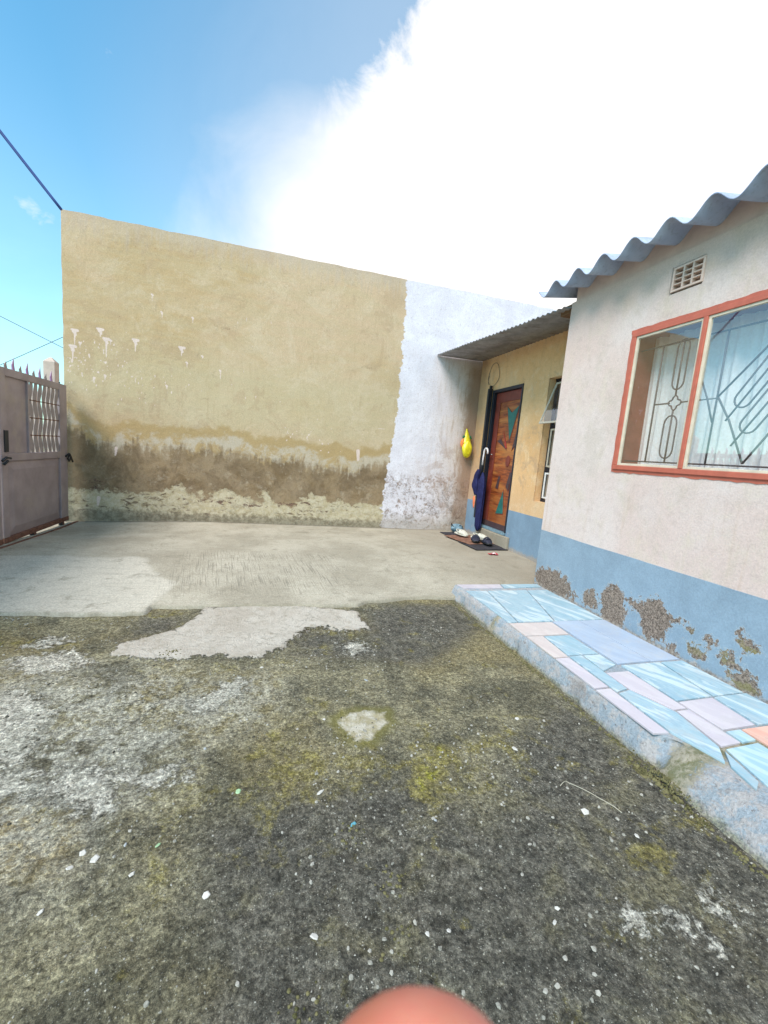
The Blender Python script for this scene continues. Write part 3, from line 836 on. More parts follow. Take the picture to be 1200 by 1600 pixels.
xs = np.arange(-3.0, 3.05, .014); ys = np.concatenate([np.arange(.25, 3.7, .0115)])
X, Y, Z = ground_patch('yard_ground', xs, ys)
at = {'dark': union(X, Y, DARK), 'tan': sdf_poly(X, Y, TAN), 'olive': sdf_poly(X, Y, OLIVE), 'pale': union(X, Y, PALE) + .018,
      'bloom': sdf_poly(X, Y, BLOOM), 'screed': sdf_poly(X, Y, SCREED) + .02 * vnoise(X, Y, 9, 3, 3), 'spot': sdf_poly(X, Y, SPOT)}
for k in at: at[k] = np.clip(at[k], -1, 1)
tag(gridmesh('yard_ground', X, Y, Z, M['yard'], attrs=at), kind='structure')
# ground sheet out to the horizon, a little lower
xs = np.concatenate([np.linspace(-260, -8, 14), np.linspace(-7, 9, 60), np.linspace(10, 260, 14)])
ys = np.concatenate([np.linspace(-260, -8, 14), np.linspace(-7, 10, 60), np.linspace(11, 260, 14)])
X, Y = np.meshgrid(xs, ys)
neg = np.full(X.shape, -1.0)
tag(gridmesh('ground', X, Y, -.165 + 0 * X, M['yard'], attrs={k: (neg if k != 'bloom' else neg + .9) for k in at}), kind='structure')

# slab
xs = np.arange(-3.05, 3.30, .02)
ys = np.concatenate([np.arange(3.12, 3.58, .0085), np.arange(3.58, 8.0, .04)])
X, Y = np.meshgrid(xs, ys)
sd = sdf_poly(X, Y, SLAB_POLY) + .022 * vnoise(X, Y, 7, 11, 4)
Z = hs(X, Y) + .004 * vnoise(X, Y, 2.2, 12, 4) + .0012 * vnoise(X, Y, 18, 13, 3)
Z = Z - .06 * (1 - sstep(-.006, .006, sd))
lt = np.maximum(sdf_poly(X, Y, [(-3.2, 3.2), (-.79, 3.2), (-.72, 3.75), (-1.1, 4.4), (-3.2, 4.6)]), -1)
keep = (sd[:-1, :-1] > -.06)
tag(gridmesh('concrete_slab', X, Y, Z, M['slab'], attrs={'rim': np.clip(sd, -1, 1), 'light': lt}, keep=keep), kind='structure')

# ------------------------------------------------------------------ tall boundary wall
YW = 6.455
tw = thing('boundary_wall', (0, YW, 0), 'tall ochre rendered wall with damp brown foot and whitewashed right end', 'wall')
xs = np.arange(-2.54, 4.75, .0125); zs = np.concatenate([np.arange(-.16, 3.755, .0125), [3.765]])
X, Zg = np.meshgrid(xs, zs)
Yg = YW + .004 * vnoise(X, Zg, 1.5, 21, 3) + .0015 * vnoise(X, Zg, 12, 22, 3)
Zg2 = Zg.copy(); Zg2[-1] += .010 * vnoise(X[-1], X[-1] * 0, 6, 23, 4)
Xg2 = X.copy(); Xg2[:, 0] += .008 * vnoise(Zg[:, 0], Zg[:, 0] * 0, 5, 24, 4)
wb = np.interp(Zg, [-.1, 0, .665, 1.274, 2.254, 3.0, 3.8], [1.784, 1.784, 1.789, 1.861, 1.906, 1.886, 1.875])
wpoly = (X - wb)
damp = Zg - np.interp(X, [-2.54, -2.2, -1.6, -1.0, -.2, .6, 1.2, 1.75, 5], [1.50, 1.36, 1.30, 1.27, 1.24, 1.22, 1.27, 1.36, 1.36])
spl = np.full(X.shape, -1.0)


def cap(x0, z0, x1, z1, r0, r1):
    e = np.array([x1 - x0, z1 - z0]); wx = X - x0; wz = Zg - z0
    t = np.clip((wx * e[0] + wz * e[1]) / max(1e-9, e @ e), 0, 1)
    d = np.sqrt((wx - e[0] * t) ** 2 + (wz - e[1] * t) ** 2)
    np.maximum(spl, (r0 + (r1 - r0) * t) - d, out=spl)


S = [(-2.411, 2.371, -2.413, 2.216), (-2.435, 2.174, -2.437, 1.988), (-2.355, 2.244, -2.359, 2.175), (-2.128, 2.424, -2.129, 2.352), (-2.061, 2.317, -2.062, 2.099), (-2.01, 2.324, -2.012, 2.265), (-1.725, 2.352, -1.73, 2.225), (-1.172, 2.335, -1.174, 2.242), (-1.046, 2.754, -1.045, 2.683), (-1.42, 2.764, -1.419, 2.694), (-1.535, 2.962, -1.534, 2.883), (-0.683, 2.119, -0.679, 2.012), (-2.199, 1.831, -2.206, 1.759), (-2.075, 1.876, -2.081, 1.815), (-1.107, 2.168, -1.106, 2.105), (-1.348, 1.834, -1.348, 1.788), (-0.916, 2.278, -0.915, 2.246)]
for k, (a, b, c_, d_) in enumerate(S):
    big = k in (0, 1, 3, 4, 6, 7)
    cap(a, b, c_, d_, .013 if big else .009, .006)
    if big:
        cap(a - .035, b + .02, a + .03, b + .012, .014, .018); cap(a - .01, b, a + .012, b - .04, .024, .012)
    else:
        cap(a - .008, b, a + .008, b - .01, .013, .011)
rs = random.Random(5)
for k in range(150):
    a = -2.5 + abs(rs.gauss(0, .55)) ; b = rs.gauss(1.98, .18)
    r_ = rs.uniform(.004, .010)
    cap(a, b, a + rs.uniform(-.008, .008), b - rs.uniform(0, .025), r_, r_ * .7)
for k in range(26):
    a = rs.uniform(.2, 1.1) ; b = 1.38 - (a - .2) * .25 + rs.gauss(0, .06)
    r_ = rs.uniform(.004, .011)
    cap(a, b, a + rs.uniform(-.01, .01), b - rs.uniform(0, .02), r_, r_ * .7)
for k in range(30):
    a = rs.uniform(-1.8, 1.6); b = rs.uniform(1.4, 2.9); cap(a, b, a, b - rs.uniform(.01, .05), .006, .003)
cap(1.62, 1.55, 1.80, 1.56, .006, .003)
cap(1.33, 1.18, 1.34, 1.05, .03, .02)
cap(-2.16, .27, -2.17, .17, .025, .012); cap(-1.95, .95, -1.96, .85, .02, .01)
scar = np.full(X.shape, -1.0)
for (cx, cz, rx, rz) in [(-.62, .30, .45, .06), (.35, .30, .28, .05), (-.30, .26, .5, .03), (-2.2, .42, .2, .08), (.95, .25, .2, .03)]:
    dd = np.sqrt(((X - cx) / rx) ** 2 + ((Zg - cz) / rz) ** 2)
    scar = np.maximum(scar, (1 - dd) * .09)
gridmesh('rendered_face', Xg2, Yg, Zg2, M['tall_wall'], tw,
         attrs={'white': np.clip(wpoly, -1, 1), 'damp': damp, 'splash': np.clip(spl, -.2, 1), 'scar': scar})
MB().box(-2.528, 4.75, YW + .012, YW + .23, -.16, 3.757).build('masonry', M['post'], tw)

# ------------------------------------------------------------------ house
XH = 2.666
YC = 3.61
hz = thing('house', (XH, 0, 0), 'plastered house with blue painted foot, orange window frame and wavy roof', 'house')
ys = np.unique(np.concatenate([np.arange(-3.0, YC - .001, .02), [YC], [.72, 2.812]]))
zs = np.unique(np.concatenate([np.arange(-.14, 2.70, .02), [2.705, 1.205, 2.245]]))
Y, Zg = np.meshgrid(ys, zs)
PE = [(3.327, .100, .269, .112), (2.610, .132, .130, .155), (2.846, .096, .093, .066), (2.231, .172, .112, .152), (2.379, .228, .088, .043), (2.079, .232, .044, .020), (1.969, .216, .021, .013), (1.924, .104, .040, .050), (1.715, .131, .051, .058), (1.644, .284, .048, .039), (1.615, .042, .053, .078), (2.073, .009, .030, .040), (1.842, .204, .015, .012), (1.2, .15, .1, .1), (.6, .1, .12, .1)]
pe = np.full(Y.shape, -.3)
for (a, b, ra, rb) in PE:
    dd = np.sqrt(((Y - a) / ra) ** 2 + ((Zg - b) / rb) ** 2)
    pe = np.maximum(pe, (1 - dd) * min(ra, rb) * 1.2 + .012)
pe = np.maximum(pe, -.040 - .30 * np.abs(Zg - .08))
Xf = XH + .003 * vnoise(Y, Zg, 1.5, 31, 3) + .001 * vnoise(Y, Zg, 15, 32, 3)
yc = (Y[:-1, :-1] + Y[1:, 1:]) / 2; zc = (Zg[:-1, :-1] + Zg[1:, 1:]) / 2
hole = (yc > .72) & (yc < 2.812) & (zc > 1.205) & (zc < 2.245)
vh = (yc > 2.312) & (yc < 2.552) & (zc > 2.448) & (zc < 2.618)
Yj = Y.copy(); 
gridmesh('front_wall', Xf, Yj, Zg, M['house_wall'], hz, attrs={'peel': pe}, keep=~(hole | vh), flip=True)
b = MB()
b.box(XH + .012, XH + .22, -3, .72, -.14, 2.70)
b.box(XH + .012, XH + .22, 2.812, YC - .004, -.14, 2.70)
b.box(XH + .012, XH + .22, .72, 2.812, -.14, 1.205)
b.box(XH + .012, XH + .22, .72, 2.31, 2.245, 2.70)
b.box(XH + .012, XH + .22, 2.56, 2.812, 2.245, 2.70)
b.box(XH + .012, XH + .22, 2.31, 2.56, 2.245, 2.44)
b.box(XH + .012, XH + .22, 2.31, 2.56, 2.63, 2.70)
b.build('masonry', M['room'], hz)
MB().box(XH + .004, 7.6, YC - .22, YC, -.14, 2.698).build('gable_wall', M['house_wall'], hz)
MB().box(XH + .23, 7.6, -3.0, -2.8, -.14, 2.69).build('end_wall', M['room'], hz)
MB().box(7.4, 7.6, -2.795, YC - .23, -.14, 2.69).build('back_wall', M['room'], hz)
MB().box(XH + .225, 7.39, -2.79, YC - .225, 2.60, 2.63).build('ceiling', M['white_sash'], hz)
MB().box(XH + .225, 7.39, -2.79, YC - .225, 0, .04).build('floor', M['wood_plain'], hz)

# window reveals + frame
wf = MB()
y0, y1, z0, z1 = .72, 2.812, 1.205, 2.245
fo = .034
fx0, fx1 = XH - .014, XH + .022
wf.box(fx0, fx1, y0, y1, z0, z0 + fo).box(fx0, fx1, y0, y1, z1 - fo, z1)
wf.box(fx0, fx1, y0, y0 + fo, z0 + fo, z1 - fo).box(fx0, fx1, y1 - fo, y1, z0 + fo, z1 - fo)
mul = [2.236, 1.262]
for mm_ in mul: wf.box(fx0 - .003, fx1, mm_ - .014, mm_ + .014, z0 + fo, z1 - fo)
win = wf.build('window', M['orange_frame'], hz, bevel=.003)
# wobbly orange paint margin on the plaster
pm_ = MB(); rr = random.Random(3)
N = 60
tp = [(y0 - .02 + (y1 - y0 + .045) * i / N, z1 + .022 + rr.uniform(-.0025, .004)) for i in range(N + 1)]
pm_.prism(tp + [(y1 + .025, z1 - .004), (y0 - .02, z1 - .004)], XH - .0035, XH + .002, 'x')
lf_ = [(y1 + .018 + rr.uniform(-.003, .003), z0 - .02 + (z1 - z0 + .03) * i / 24) for i in range(25)]
pm_.prism([(y1 - .003, z0 - .02)] + lf_ + [(y1 - .003, z1 - .002)], XH - .0045, XH + .002, 'x')
bt = [(y0 - .02 + (y1 - y0 + .03) * i / N, z0 - .022 + rr.uniform(-.006, .004)) for i in range(N + 1)]
pm_.prism(bt + [(y1 + .01, z0 + .003), (y0 - .02, z0 + .003)], XH - .004, XH + .002, 'x')
pm_.build('painted_margin', M['orange_frame'], win)
pt_ = MB()
panes = [(mul[0] + .014, y1 - fo), (mul[1] + .014, mul[0] - .014), (y0 + fo, mul[1] - .014)]
for a, b_ in panes:
    f = MB(); w_ = .017
    px0, px1 = XH - .006, XH + .016
    za, zb = z0 + fo, z1 - fo
    f.box(px0, px1, a, b_, za, za + w_).box(px0, px1, a, b_, zb - w_, zb).box(px0, px1, a, a + w_, za + w_, zb - w_).box(px0, px1, b_ - w_, b_, za + w_, zb - w_)
    f.build('putty_bead', M['putty'], win, bevel=.002)
    MB().box(XH + .003, XH + .007, a + w_ * .6, b_ - w_ * .6, za + w_ * .6, zb - w_ * .6).build('pane', M['glass'], win)
# deep reveal
rv_ = MB()
rv_.box(XH + .023, XH + .235, y1 - .012, y1 + .004, z0, z1).box(XH + .023, XH + .235, y0 - .004, y0 + .012, z0, z1)
rv_.box(XH + .023, XH + .235, y0 + .013, y1 - .013, z0 - .004, z0 + .010).box(XH + .023, XH + .235, y0 + .013, y1 - .013, z1 - .010, z1 + .004)
rv_.build('reveal', M['reveal'], win)
# burglar bars
BX = XH + .074
WCY = 1.749                          # mirror line of the ornament


def yz(l): return [(BX, a, b) for a, b in l]


def bar(l, r=.006, closed=False): MB().tube(yz(l), r, 6, closed).build('burglar_bar', M['bar'], win, True)


bar([(2.79, 2.118), (.74, 2.118)]); bar([(2.79, 1.278), (.74, 1.278)])


def stadium(yc_, hw, za, zb):
    l = []
    for i in range(9):
        a = PI * i / 8; l.append((yc_ + hw * math.cos(a), zb - hw * 1.2 + hw * 1.2 * math.sin(a)))
    for i in range(9):
        a = PI + PI * i / 8; l.append((yc_ + hw * math.cos(a), za + hw * 1.2 + hw * 1.2 * math.sin(a)))
    return l


for sgn in (1, -1):
    def my(v): return WCY + sgn * (v - WCY)
    def ml(l): return [(my(a), b) for a, b in l]
    bar(ml([(2.598, 2.118), (2.598, 1.278)]))
    bar(ml([(2.436, 2.118), (2.436, 1.75)])); bar(ml([(2.436, 1.645), (2.436, 1.278)]))
    bar(ml(stadium(2.436, .044, 1.79, 2.13)), .0055, True); bar(ml(stadium(2.44, .05, 1.308, 1.61)), .0055, True)
    bar(ml([(2.598, 1.698), (2.475, 1.698)])); bar(ml([(2.39, 1.698), (2.135, 1.70)]), .005)
    dia = []
    for i in range(16):
        a = 2 * PI * i / 16; k = .030 + .024 * abs(math.cos(2 * a)) ** 2
        dia.append((2.434 + k * math.cos(a), 1.698 + k * math.sin(a)))
    bar(ml(dia), .0055, True)
    bar(ml([(2.138, 2.118), (2.138, 1.278)]))
    bar(ml([(2.262, 1.83), (2.20, 1.70), (2.143, 1.548)]))
    bar(ml([(2.133, 1.708), (1.76, 2.30 - .18)]))
    bar(ml([(2.133, 1.708), (2.037, 1.555), (1.912, 1.292)]))
    bar(ml([(1.912, 1.292), (1.752, 1.55)]))
    # slanted hairpin loops
    for (ya, za, yb, zb, hw) in [(2.004, 1.637, 1.80, 1.95, .05), (1.945, 1.482, 1.76, 1.77, .05)]:
        d = Vector((yb - ya, zb - za)).normalized(); nn = Vector((-d.y, d.x))
        A_ = Vector((ya, za)) + d * hw; B_ = Vector((yb, zb))
        l = [tuple(B_ + nn * hw)] + [tuple(A_ + nn * hw)]
        for i in range(1, 8):
            a = PI * i / 8; l.append(tuple(A_ + nn * hw * math.cos(a) - d * hw * math.sin(a)))
        l += [tuple(A_ - nn * hw), tuple(B_ - nn * hw)]
        bar(ml(l), .0055)
        bar(ml([(ya + d.x * -.1, za + d.y * -.1), tuple(B_)]), .0055)
# curtain inside
cy = np.linspace(.74, 2.80, 260); cz = np.linspace(1.12, 2.30, 20)
Y, Zg = np.meshgrid(cy, cz)
fold = .018 * np.sin(Y * 42 + 2.5 * np.sin(Y * 7)) + .010 * np.sin(Y * 95 + 1.3) + .008 * np.sin(Y * 18 + Zg * 2)
ct = gridmesh('curtain', XH + .215 + fold * (1.25 - .25 * (Zg - 1.1)), Y, Zg, M['curtain'], None, flip=True, org=(XH + .27, 1.77, 1.2))
sl = ct.modifiers.new('thick', 'SOLIDIFY'); sl.thickness = .0015
tag(ct, 'white lace curtain hanging in folds behind the barred house window', 'curtain')

# vent brick
vb = MB()
vx0, vx1 = XH - .006, XH + .06
vy0, vy1, vz0, vz1 = 2.316, 2.548, 2.452, 2.614
vb.box(vx0, vx1, vy0, vy1, vz0, vz0 + .014).box(vx0, vx1, vy0, vy1, vz1 - .014, vz1)
vb.box(vx0, vx1, vy0, vy0 + .016, vz0 + .014, vz1 - .014).box(vx0, vx1, vy1 - .016, vy1, vz0 + .014, vz1 - .014)
iw = (vy1 - vy0 - .032); ih = (vz1 - vz0 - .028)
for i in (1, 2): vb.box(vx0 + .001, vx1, vy0 + .016 + iw * i / 3 - .006, vy0 + .016 + iw * i / 3 + .006, vz0 + .014, vz1 - .014)
for j in (1, 2, 3):
    for i in range(3):
        vb.box(vx0 + .002, vx1, vy0 + .016 + iw * i / 3 + (.006 if i else 0), vy0 + .016 + iw * (i + 1) / 3 - (.006 if i < 2 else 0), vz0 + .014 + ih * j / 4 - .004, vz0 + .014 + ih * j / 4 + .004)
vb.box(vx1 + .001, vx1 + .02, vy0, vy1, vz0, vz1)
# sloping sill inside each hole
for j in range(4):
    for i in range(3):
        ya = vy0 + .018 + iw * i / 3 + .006; yb = vy0 + .014 + iw * (i + 1) / 3 - .006
        zb = vz0 + .0185 + ih * j / 4
        vb.add([(vx0 + .006, ya, zb), (vx0 + .006, yb, zb), (vx1, yb, zb + .018), (vx1, ya, zb + .018)], [(0, 3, 2, 1)])
vo = vb.build('air_vent', M['vent_clay'], hz, bevel=.0015)

# ------------------------------------------------------------------ house roof: big wavy sheets
def corrugated(x0, x1, ya, yb, pitch, amp, zf, nx=4, seg=10, thick=.007, phase=0, shape=1.0, jag=0, lip=None):
    n = max(6, int(round((yb - ya) / pitch * seg)))
    yy = np.linspace(ya, yb, n + 1); tt = np.linspace(0, 1, nx + 1)
    vs = []; 
    for sgn in (0, 1):
        for i, y in enumerate(yy):
            w_ = math.cos(2 * PI * (y - phase) / pitch)
            w_ = math.copysign(abs(w_) ** shape, w_)
            for t in tt:
                xa = x0(y) if callable(x0) else x0
                x = xa + (x1 - xa) * t
                z = zf(x, y, t) + amp * w_
                vs.append((x, y, z + (thick if sgn else 0)))
    nn = nx + 1; m_ = (n + 1) * nn; fs = []
    for i in range(n):
        for k in range(nx):
            a = i * nn + k; fs.append((a, a + nn, a + nn + 1, a + 1))
            fs.append((m_ + a, m_ + a + 1, m_ + a + nn + 1, m_ + a + nn))
    for i in range(n):
        a = i * nn; fs.append((a, m_ + a, m_ + a + nn, a + nn))
        a = i * nn + nx; fs.append((a, a + nn, m_ + a + nn, m_ + a))
    for k in range(nx):
        a = k; fs.append((a, a + 1, m_ + a + 1, m_ + a)); a = n * nn + k; fs.append((a, m_ + a, m_ + a + 1, a + 1))
    return MB().add(vs, fs)


roof = thing('house_roof', (XH, 0, 2.7), 'blue grey corrugated fibre cement roof overhanging the orange framed window', 'roof')
TP = math.tan(R(9))
edge_y = 3.83
PITCH = .287
rr = random.Random(12)
for k in range(6):
    yb = edge_y - k * PITCH * 4; ya = yb - PITCH * 4 - .05
    jx = rr.uniform(-.008, .008)
    corrugated(2.44 + jx, 5.2, ya, yb, PITCH, .047, lambda x, y, t, k=k: 2.79 + (x - 2.44) * TP + .0005 * k - .012 * math.sin(y * 1.3), 6, 14, .009, edge_y - .245).build('roof_sheet', M['fibre_cement'], roof, True)
corrugated(5.18, 7.9, -3.2, edge_y, PITCH, .047, lambda x, y, t: 2.79 + 2.74 * TP - (x - 5.2) * TP + .01, 4, 10, .009, edge_y - .245).build('roof_slope', M['fibre_cement'], roof, True)
# mortar filling between wall head and sheets
b = MB()
yy = np.linspace(-2.9, YC - .03, 300)
top = [2.79 + .30 * TP - .012 * math.sin(y * 1.3) + .047 * math.cos(2 * PI * (y - (edge_y - .245)) / PITCH) - .003 for y in yy]
b.prism([(y, t) for y, t in zip(yy, top)] + [(yy[-1], 2.699), (yy[0], 2.699)], XH + .02, XH + .20, 'x')
M['wall_head'] = plain('wall_head', (.60, .46, .41), .9, .2, var=.12, nsc=6, bumpd=.004)
b.build('mortar_filling', M['wall_head'], roof)
MB().box(XH + .03, XH + .13, YC - .02, edge_y - .03, 2.64, 2.715).build('wall_plate', M['wood_plain'], roof)

# ------------------------------------------------------------------ annex
XA = 3.26
an = thing('lean_to_room', (XA, 5, 0), 'orange beige room set back between the tall wall and the house, with carved door', 'room')
dy0, dy1, dz0, dz1 = 5.19, 5.99, .20, 2.262
wy0, wy1, wz0, wz1 = 3.72, 4.65, .742, 2.252
ys = np.unique(np.round(np.concatenate([np.arange(YC + .001, YW, .025), [YW + .01, dy0, dy1, wy1, wy0]]), 4))
zs = np.unique(np.round(np.concatenate([np.arange(-.05, 2.90, .025), [2.9, dz0, dz1, wz0, wz1]]), 4))
Y, Zg = np.meshgrid(ys, zs)
yc = (Y[:-1, :-1] + Y[1:, 1:]) / 2; zc = (Zg[:-1, :-1] + Zg[1:, 1:]) / 2
hole = ((yc > dy0) & (yc < dy1) & (zc > dz0) & (zc < dz1)) | ((yc > wy0) & (yc < wy1) & (zc > wz0) & (zc < wz1))
gridmesh('front_wall', XA + .004 * vnoise(Y, Zg, 1.6, 41, 3), Y, Zg, M['annex_wall'], an, keep=~hole, flip=True)
b = MB()
b.box(XA + .01, XA + .2, dy1, YW - .002, -.05, 2.9).box(XA + .01, XA + .2, dy0, dy1, dz1, 2.9).box(XA + .01, XA + .2, dy0, dy1, -.05, dz0)
b.box(XA + .01, XA + .2, wy1, dy0, -.05, 2.9).box(XA + .01, XA + .2, wy0, wy1, wz1, 2.9).box(XA + .01, XA + .2, wy0, wy1, -.05, wz0).box(XA + .01, XA + .2, YC + .002, wy0, -.05, 2.9)
b.build('masonry', M['annex_wall'], an)
MB().box(7.3, 7.5, YC + .01, YW - .01, -.05, 2.9).build('back_wall', M['room'], an)
# doorway threshold and concrete riser
pr = MB()
yy = np.linspace(dy0 - .12, dy1 + .02, 14)
prf = [(yy[0], XA)] + [(y, XA - .045 - .02 * math.sin((y - yy[0]) * 4)) for y in yy] + [(yy[-1], XA)]
pr.prism([(x, y) for y, x in prf], -.02, dz0 - .025)
pr.build('doorstep_riser', M['slab'], an, bevel=.01)
MB().box(XA - .03, XA + .06, dy0, dy1, dz0 - .022, dz0 + .012).build('threshold', M['bluebag'], an, bevel=.004)
# door
df = MB()
df.box(XA - .012, XA + .085, dy0, dy0 + .028, dz0 + .013, dz1).box(XA - .012, XA + .085, dy1 - .05, dy1, dz0 + .013, dz1).box(XA - .012, XA + .085, dy0 + .028, dy1 - .05, dz1 - .045, dz1)
df.build('door_frame', M['black_frame'], an, bevel=.003)
dl0, dl1 = dy0 + .03, dy1 - .052
DX = XA + .045
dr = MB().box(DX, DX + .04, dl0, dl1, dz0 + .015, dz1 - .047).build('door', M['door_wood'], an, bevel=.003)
MB().box(DX - .010, DX - .0005, dl0, dl1, 2.07, dz1 - .049).build('top_rail', M['wood_red'], dr, bevel=.002)
MB().box(DX - .010, DX - .0005, dl1 - .13, dl1, dz0 + .10, 2.069).build('stile', M['wood_red'], dr, bevel=.002)
MB().box(DX - .010, DX - .0005, dl0, dl1, dz0 + .016, dz0 + .099)  .build('bottom_rail', M['inlay_dark'], dr, bevel=.002)


def inlay(l, mat, d=.008, nm='inlay'):
    return MB().prism(l, DX - d, DX - .0006, 'x').build(nm, mat, dr, bevel=.0015)


def grow(l, k):
    cx = sum(p[0] for p in l) / len(l); cz = sum(p[1] for p in l) / len(l)
    return [(cx + (p[0] - cx) * k, cz + (p[1] - cz) * k) for p in l]


for l, mt in [([(5.598, 1.988), (5.47, 1.90), (5.30, 1.988), (5.456, 1.507)], M['teal']),
              ([(5.629, 1.63), (5.496, 1.405), (5.536, 1.396)], M['inlay_red']),
              ([(5.777, 1.506), (5.68, 1.53), (5.506, 1.379)], M['inlay_dark']),
              ([(5.29, 1.638), (5.235, 1.489), (5.363, 1.373)], M['inlay_dark']),
              ([(5.451, .785), (5.393, .46), (5.591, .437)], M['teal']),
              ([(5.618, .999), (5.58, .984), (5.607, .804), (5.679, .815)], M['inlay_dark']),
              ([(5.33, 1.07), (5.29, 1.055), (5.321, .797), (5.40, .858)], M['inlay_dark']),
              ([(5.43 + .055 * math.cos(a), 1.215 + .075 * math.sin(a)) for a in [2 * PI * i / 14 for i in range(14)]], M['wood_red'])]:
    inlay(grow(l, 1.12), M['wood_red'], .005, 'inlay_border'); inlay(l, mt)
hd = MB().tube([(DX - .005, 5.86, 1.30), (DX - .05, 5.86, 1.30), (DX - .055, 5.80, 1.30)], .007, 8)
hd.box(DX - .006, DX, 5.845, 5.875, 1.16, 1.36).build('handle', M['chrome'], dr, True)
# slim dark security post folded beside the door
MB().box(XA - .075, XA - .014, 6.00, 6.045, .30, 2.285).box(XA - .055, XA - .02, 6.005, 6.04, 2.285, 2.33).build('security_gate_post', M['steel_dark'], an, bevel=.004)
# window with top-hung sash propped open
aw = MB()
ax0, ax1 = XA + .095, XA + .13
t_ = .03
aw.box(ax0, ax1, wy0, wy1, wz0, wz0 + t_).box(ax0, ax1, wy0, wy1, wz1 - t_, wz1).box(ax0, ax1, wy0, wy0 + t_, wz0 + t_, wz1 - t_).box(ax0, ax1, wy1 - t_, wy1, wz0 + t_, wz1 - t_)
aw.box(ax0 - .002, ax1, wy0 + t_, wy1 - t_, 1.66, 1.70).box(ax0 - .002, ax1, wy0 + t_, wy1 - t_, 1.12, 1.17)
awo = aw.build('window', M['black_frame'], an, bevel=.002)
MB().box(XA + .012, XA + .13, wy1 + .0005, wy1 + .02, wz0, wz1).build('window_reveal', M['reveal'], an)


def sashframe(y0, y1, z0, z1, x0, x1, t, mat, nm):
    f = MB().box(x0, x1, y0, y1, z0, z0 + t).box(x0, x1, y0, y1, z1 - t, z1).box(x0, x1, y0, y0 + t, z0 + t, z1 - t).box(x0, x1, y1 - t, y1, z0 + t, z1 - t)
    return f.build(nm, mat, awo, bevel=.001)


for (a, b_) in ((wy0 + .04, 4.17), (4.21, wy1 - .04)):
    sashframe(a, b_, 1.18, 1.65, ax0 - .012, ax0 - .003, .02, M['cream_sash'], 'sash')
    MB().box(ax0 + .004, ax0 + .008, a, b_, 1.175, 1.655).build('pane', M['glass'], awo)
    sashframe(a, b_, .79, 1.11, ax0 - .012, ax0 - .003, .02, M['white_sash'], 'sash')
    MB().box(ax0 + .004, ax0 + .008, a, b_, .785, 1.115).build('pane', M['glass'], awo)
    # open vent sash: hinge at top, swings out toward -X
    hx, hz_ = ax0 - .006, wz1 - .05
    an_ = R(19); L_ = .54
    dv_ = Vector((-math.sin(an_), 0, -math.cos(an_))); nv = Vector((-math.cos(an_), 0, math.sin(an_))) * .012
    def qd(y_a, y_b, s_a, s_b, off=0.0):
        H_ = Vector((hx, 0, hz_)) + nv * off
        P4 = [H_ + dv_ * s_a, H_ + dv_ * s_b]
        vs = []
        for k in (0, 1):
            for (pp, yv) in ((P4[0], y_a), (P4[0], y_b), (P4[1], y_b), (P4[1], y_a)):
                p = pp + (nv if k else Vector()); vs.append((p.x, yv, p.z))
        return vs, [(0, 3, 2, 1), (4, 5, 6, 7), (0, 1, 5, 4), (1, 2, 6, 5), (2, 3, 7, 6), (3, 0, 4, 7)]
    f = MB()
    for a4 in ((a, b_, 0, .022), (a, b_, L_ - .022, L_), (a, a + .022, .022, L_ - .022), (b_ - .022, b_, .022, L_ - .022)):
        f.add(*qd(*a4))
    f.build('open_sash', M['cream_sash'], awo)
    v_, f_ = qd(a + .015, b_ - .015, .015, L_ - .015, .3)
    H4 = [Vector(p) for p in v_]
    MB().add([tuple(p) for p in H4[:4]] + [tuple(p + nv * .3) for p in H4[:4]], f_).build('pane', M['glass'], awo)
MB().add([(XA + .16, wy0, wz0), (XA + .16, wy1, wz0), (XA + .16, wy1, wz1), (XA + .16, wy0, wz1), (XA + .163, wy0, wz0), (XA + .163, wy1, wz0), (XA + .163, wy1, wz1), (XA + .163, wy0, wz1)],
         [(0, 1, 2, 3), (7, 6, 5, 4), (0, 4, 5, 1), (1, 5, 6, 2), (2, 6, 7, 3), (3, 7, 4, 0)]).build('blind', M['room'], awo)
# thin loop of wire on the plaster
wl_ = [(XA - .012, 6.02 + .16 * math.cos(a) * (1 - .12 * math.sin(3 * a)), 2.50 + .17 * math.sin(a)) for a in [2 * PI * i / 26 for i in range(27)]]
wl_ += [(XA - .012, 6.16 + .02 * math.sin(i), 2.5 - i * .045) for i in range(4)]
tag(MB().tube(wl_, .003, 5).build('wire_loop', M['bar'], None, True, org=(XA - .012, 6.02, 2.33)),
    'thin rusty wire loop hanging on the beige plaster above the carved door', 'wire')

# lean-to roof
lr = thing('lean_to_roof', (3.0, 5, 2.75), 'thin grey corrugated iron roof jutting over the carved wooden door', 'roof')


def lx(y): return 2.466 + (YW - y) / (YW - 3.4) * .165


def lz(x, y, t):
    far = 2.762 + (x - 2.466) * .012
    near = 2.655 + (x - 2.63) * .135
    k = (YW - y) / (YW - 3.4)
    s_ = far + (near - far) * k
    return s_ + max(0, x - XA) * .05


yb = YW - .006
rr = random.Random(4)
for k in range(4):
    ya = max(YC + .01, yb - .76)
    corrugated(lambda y, j=rr.uniform(-.012, .012): lx(y) + j, 7.4, ya, yb + .02 * (k > 0), .076, .0095, lambda x, y, t, k=k: lz(x, y, t) + .0015 * k, 8, 10, .0012).build('roof_sheet', M['galv'], lr, True)
    yb = ya

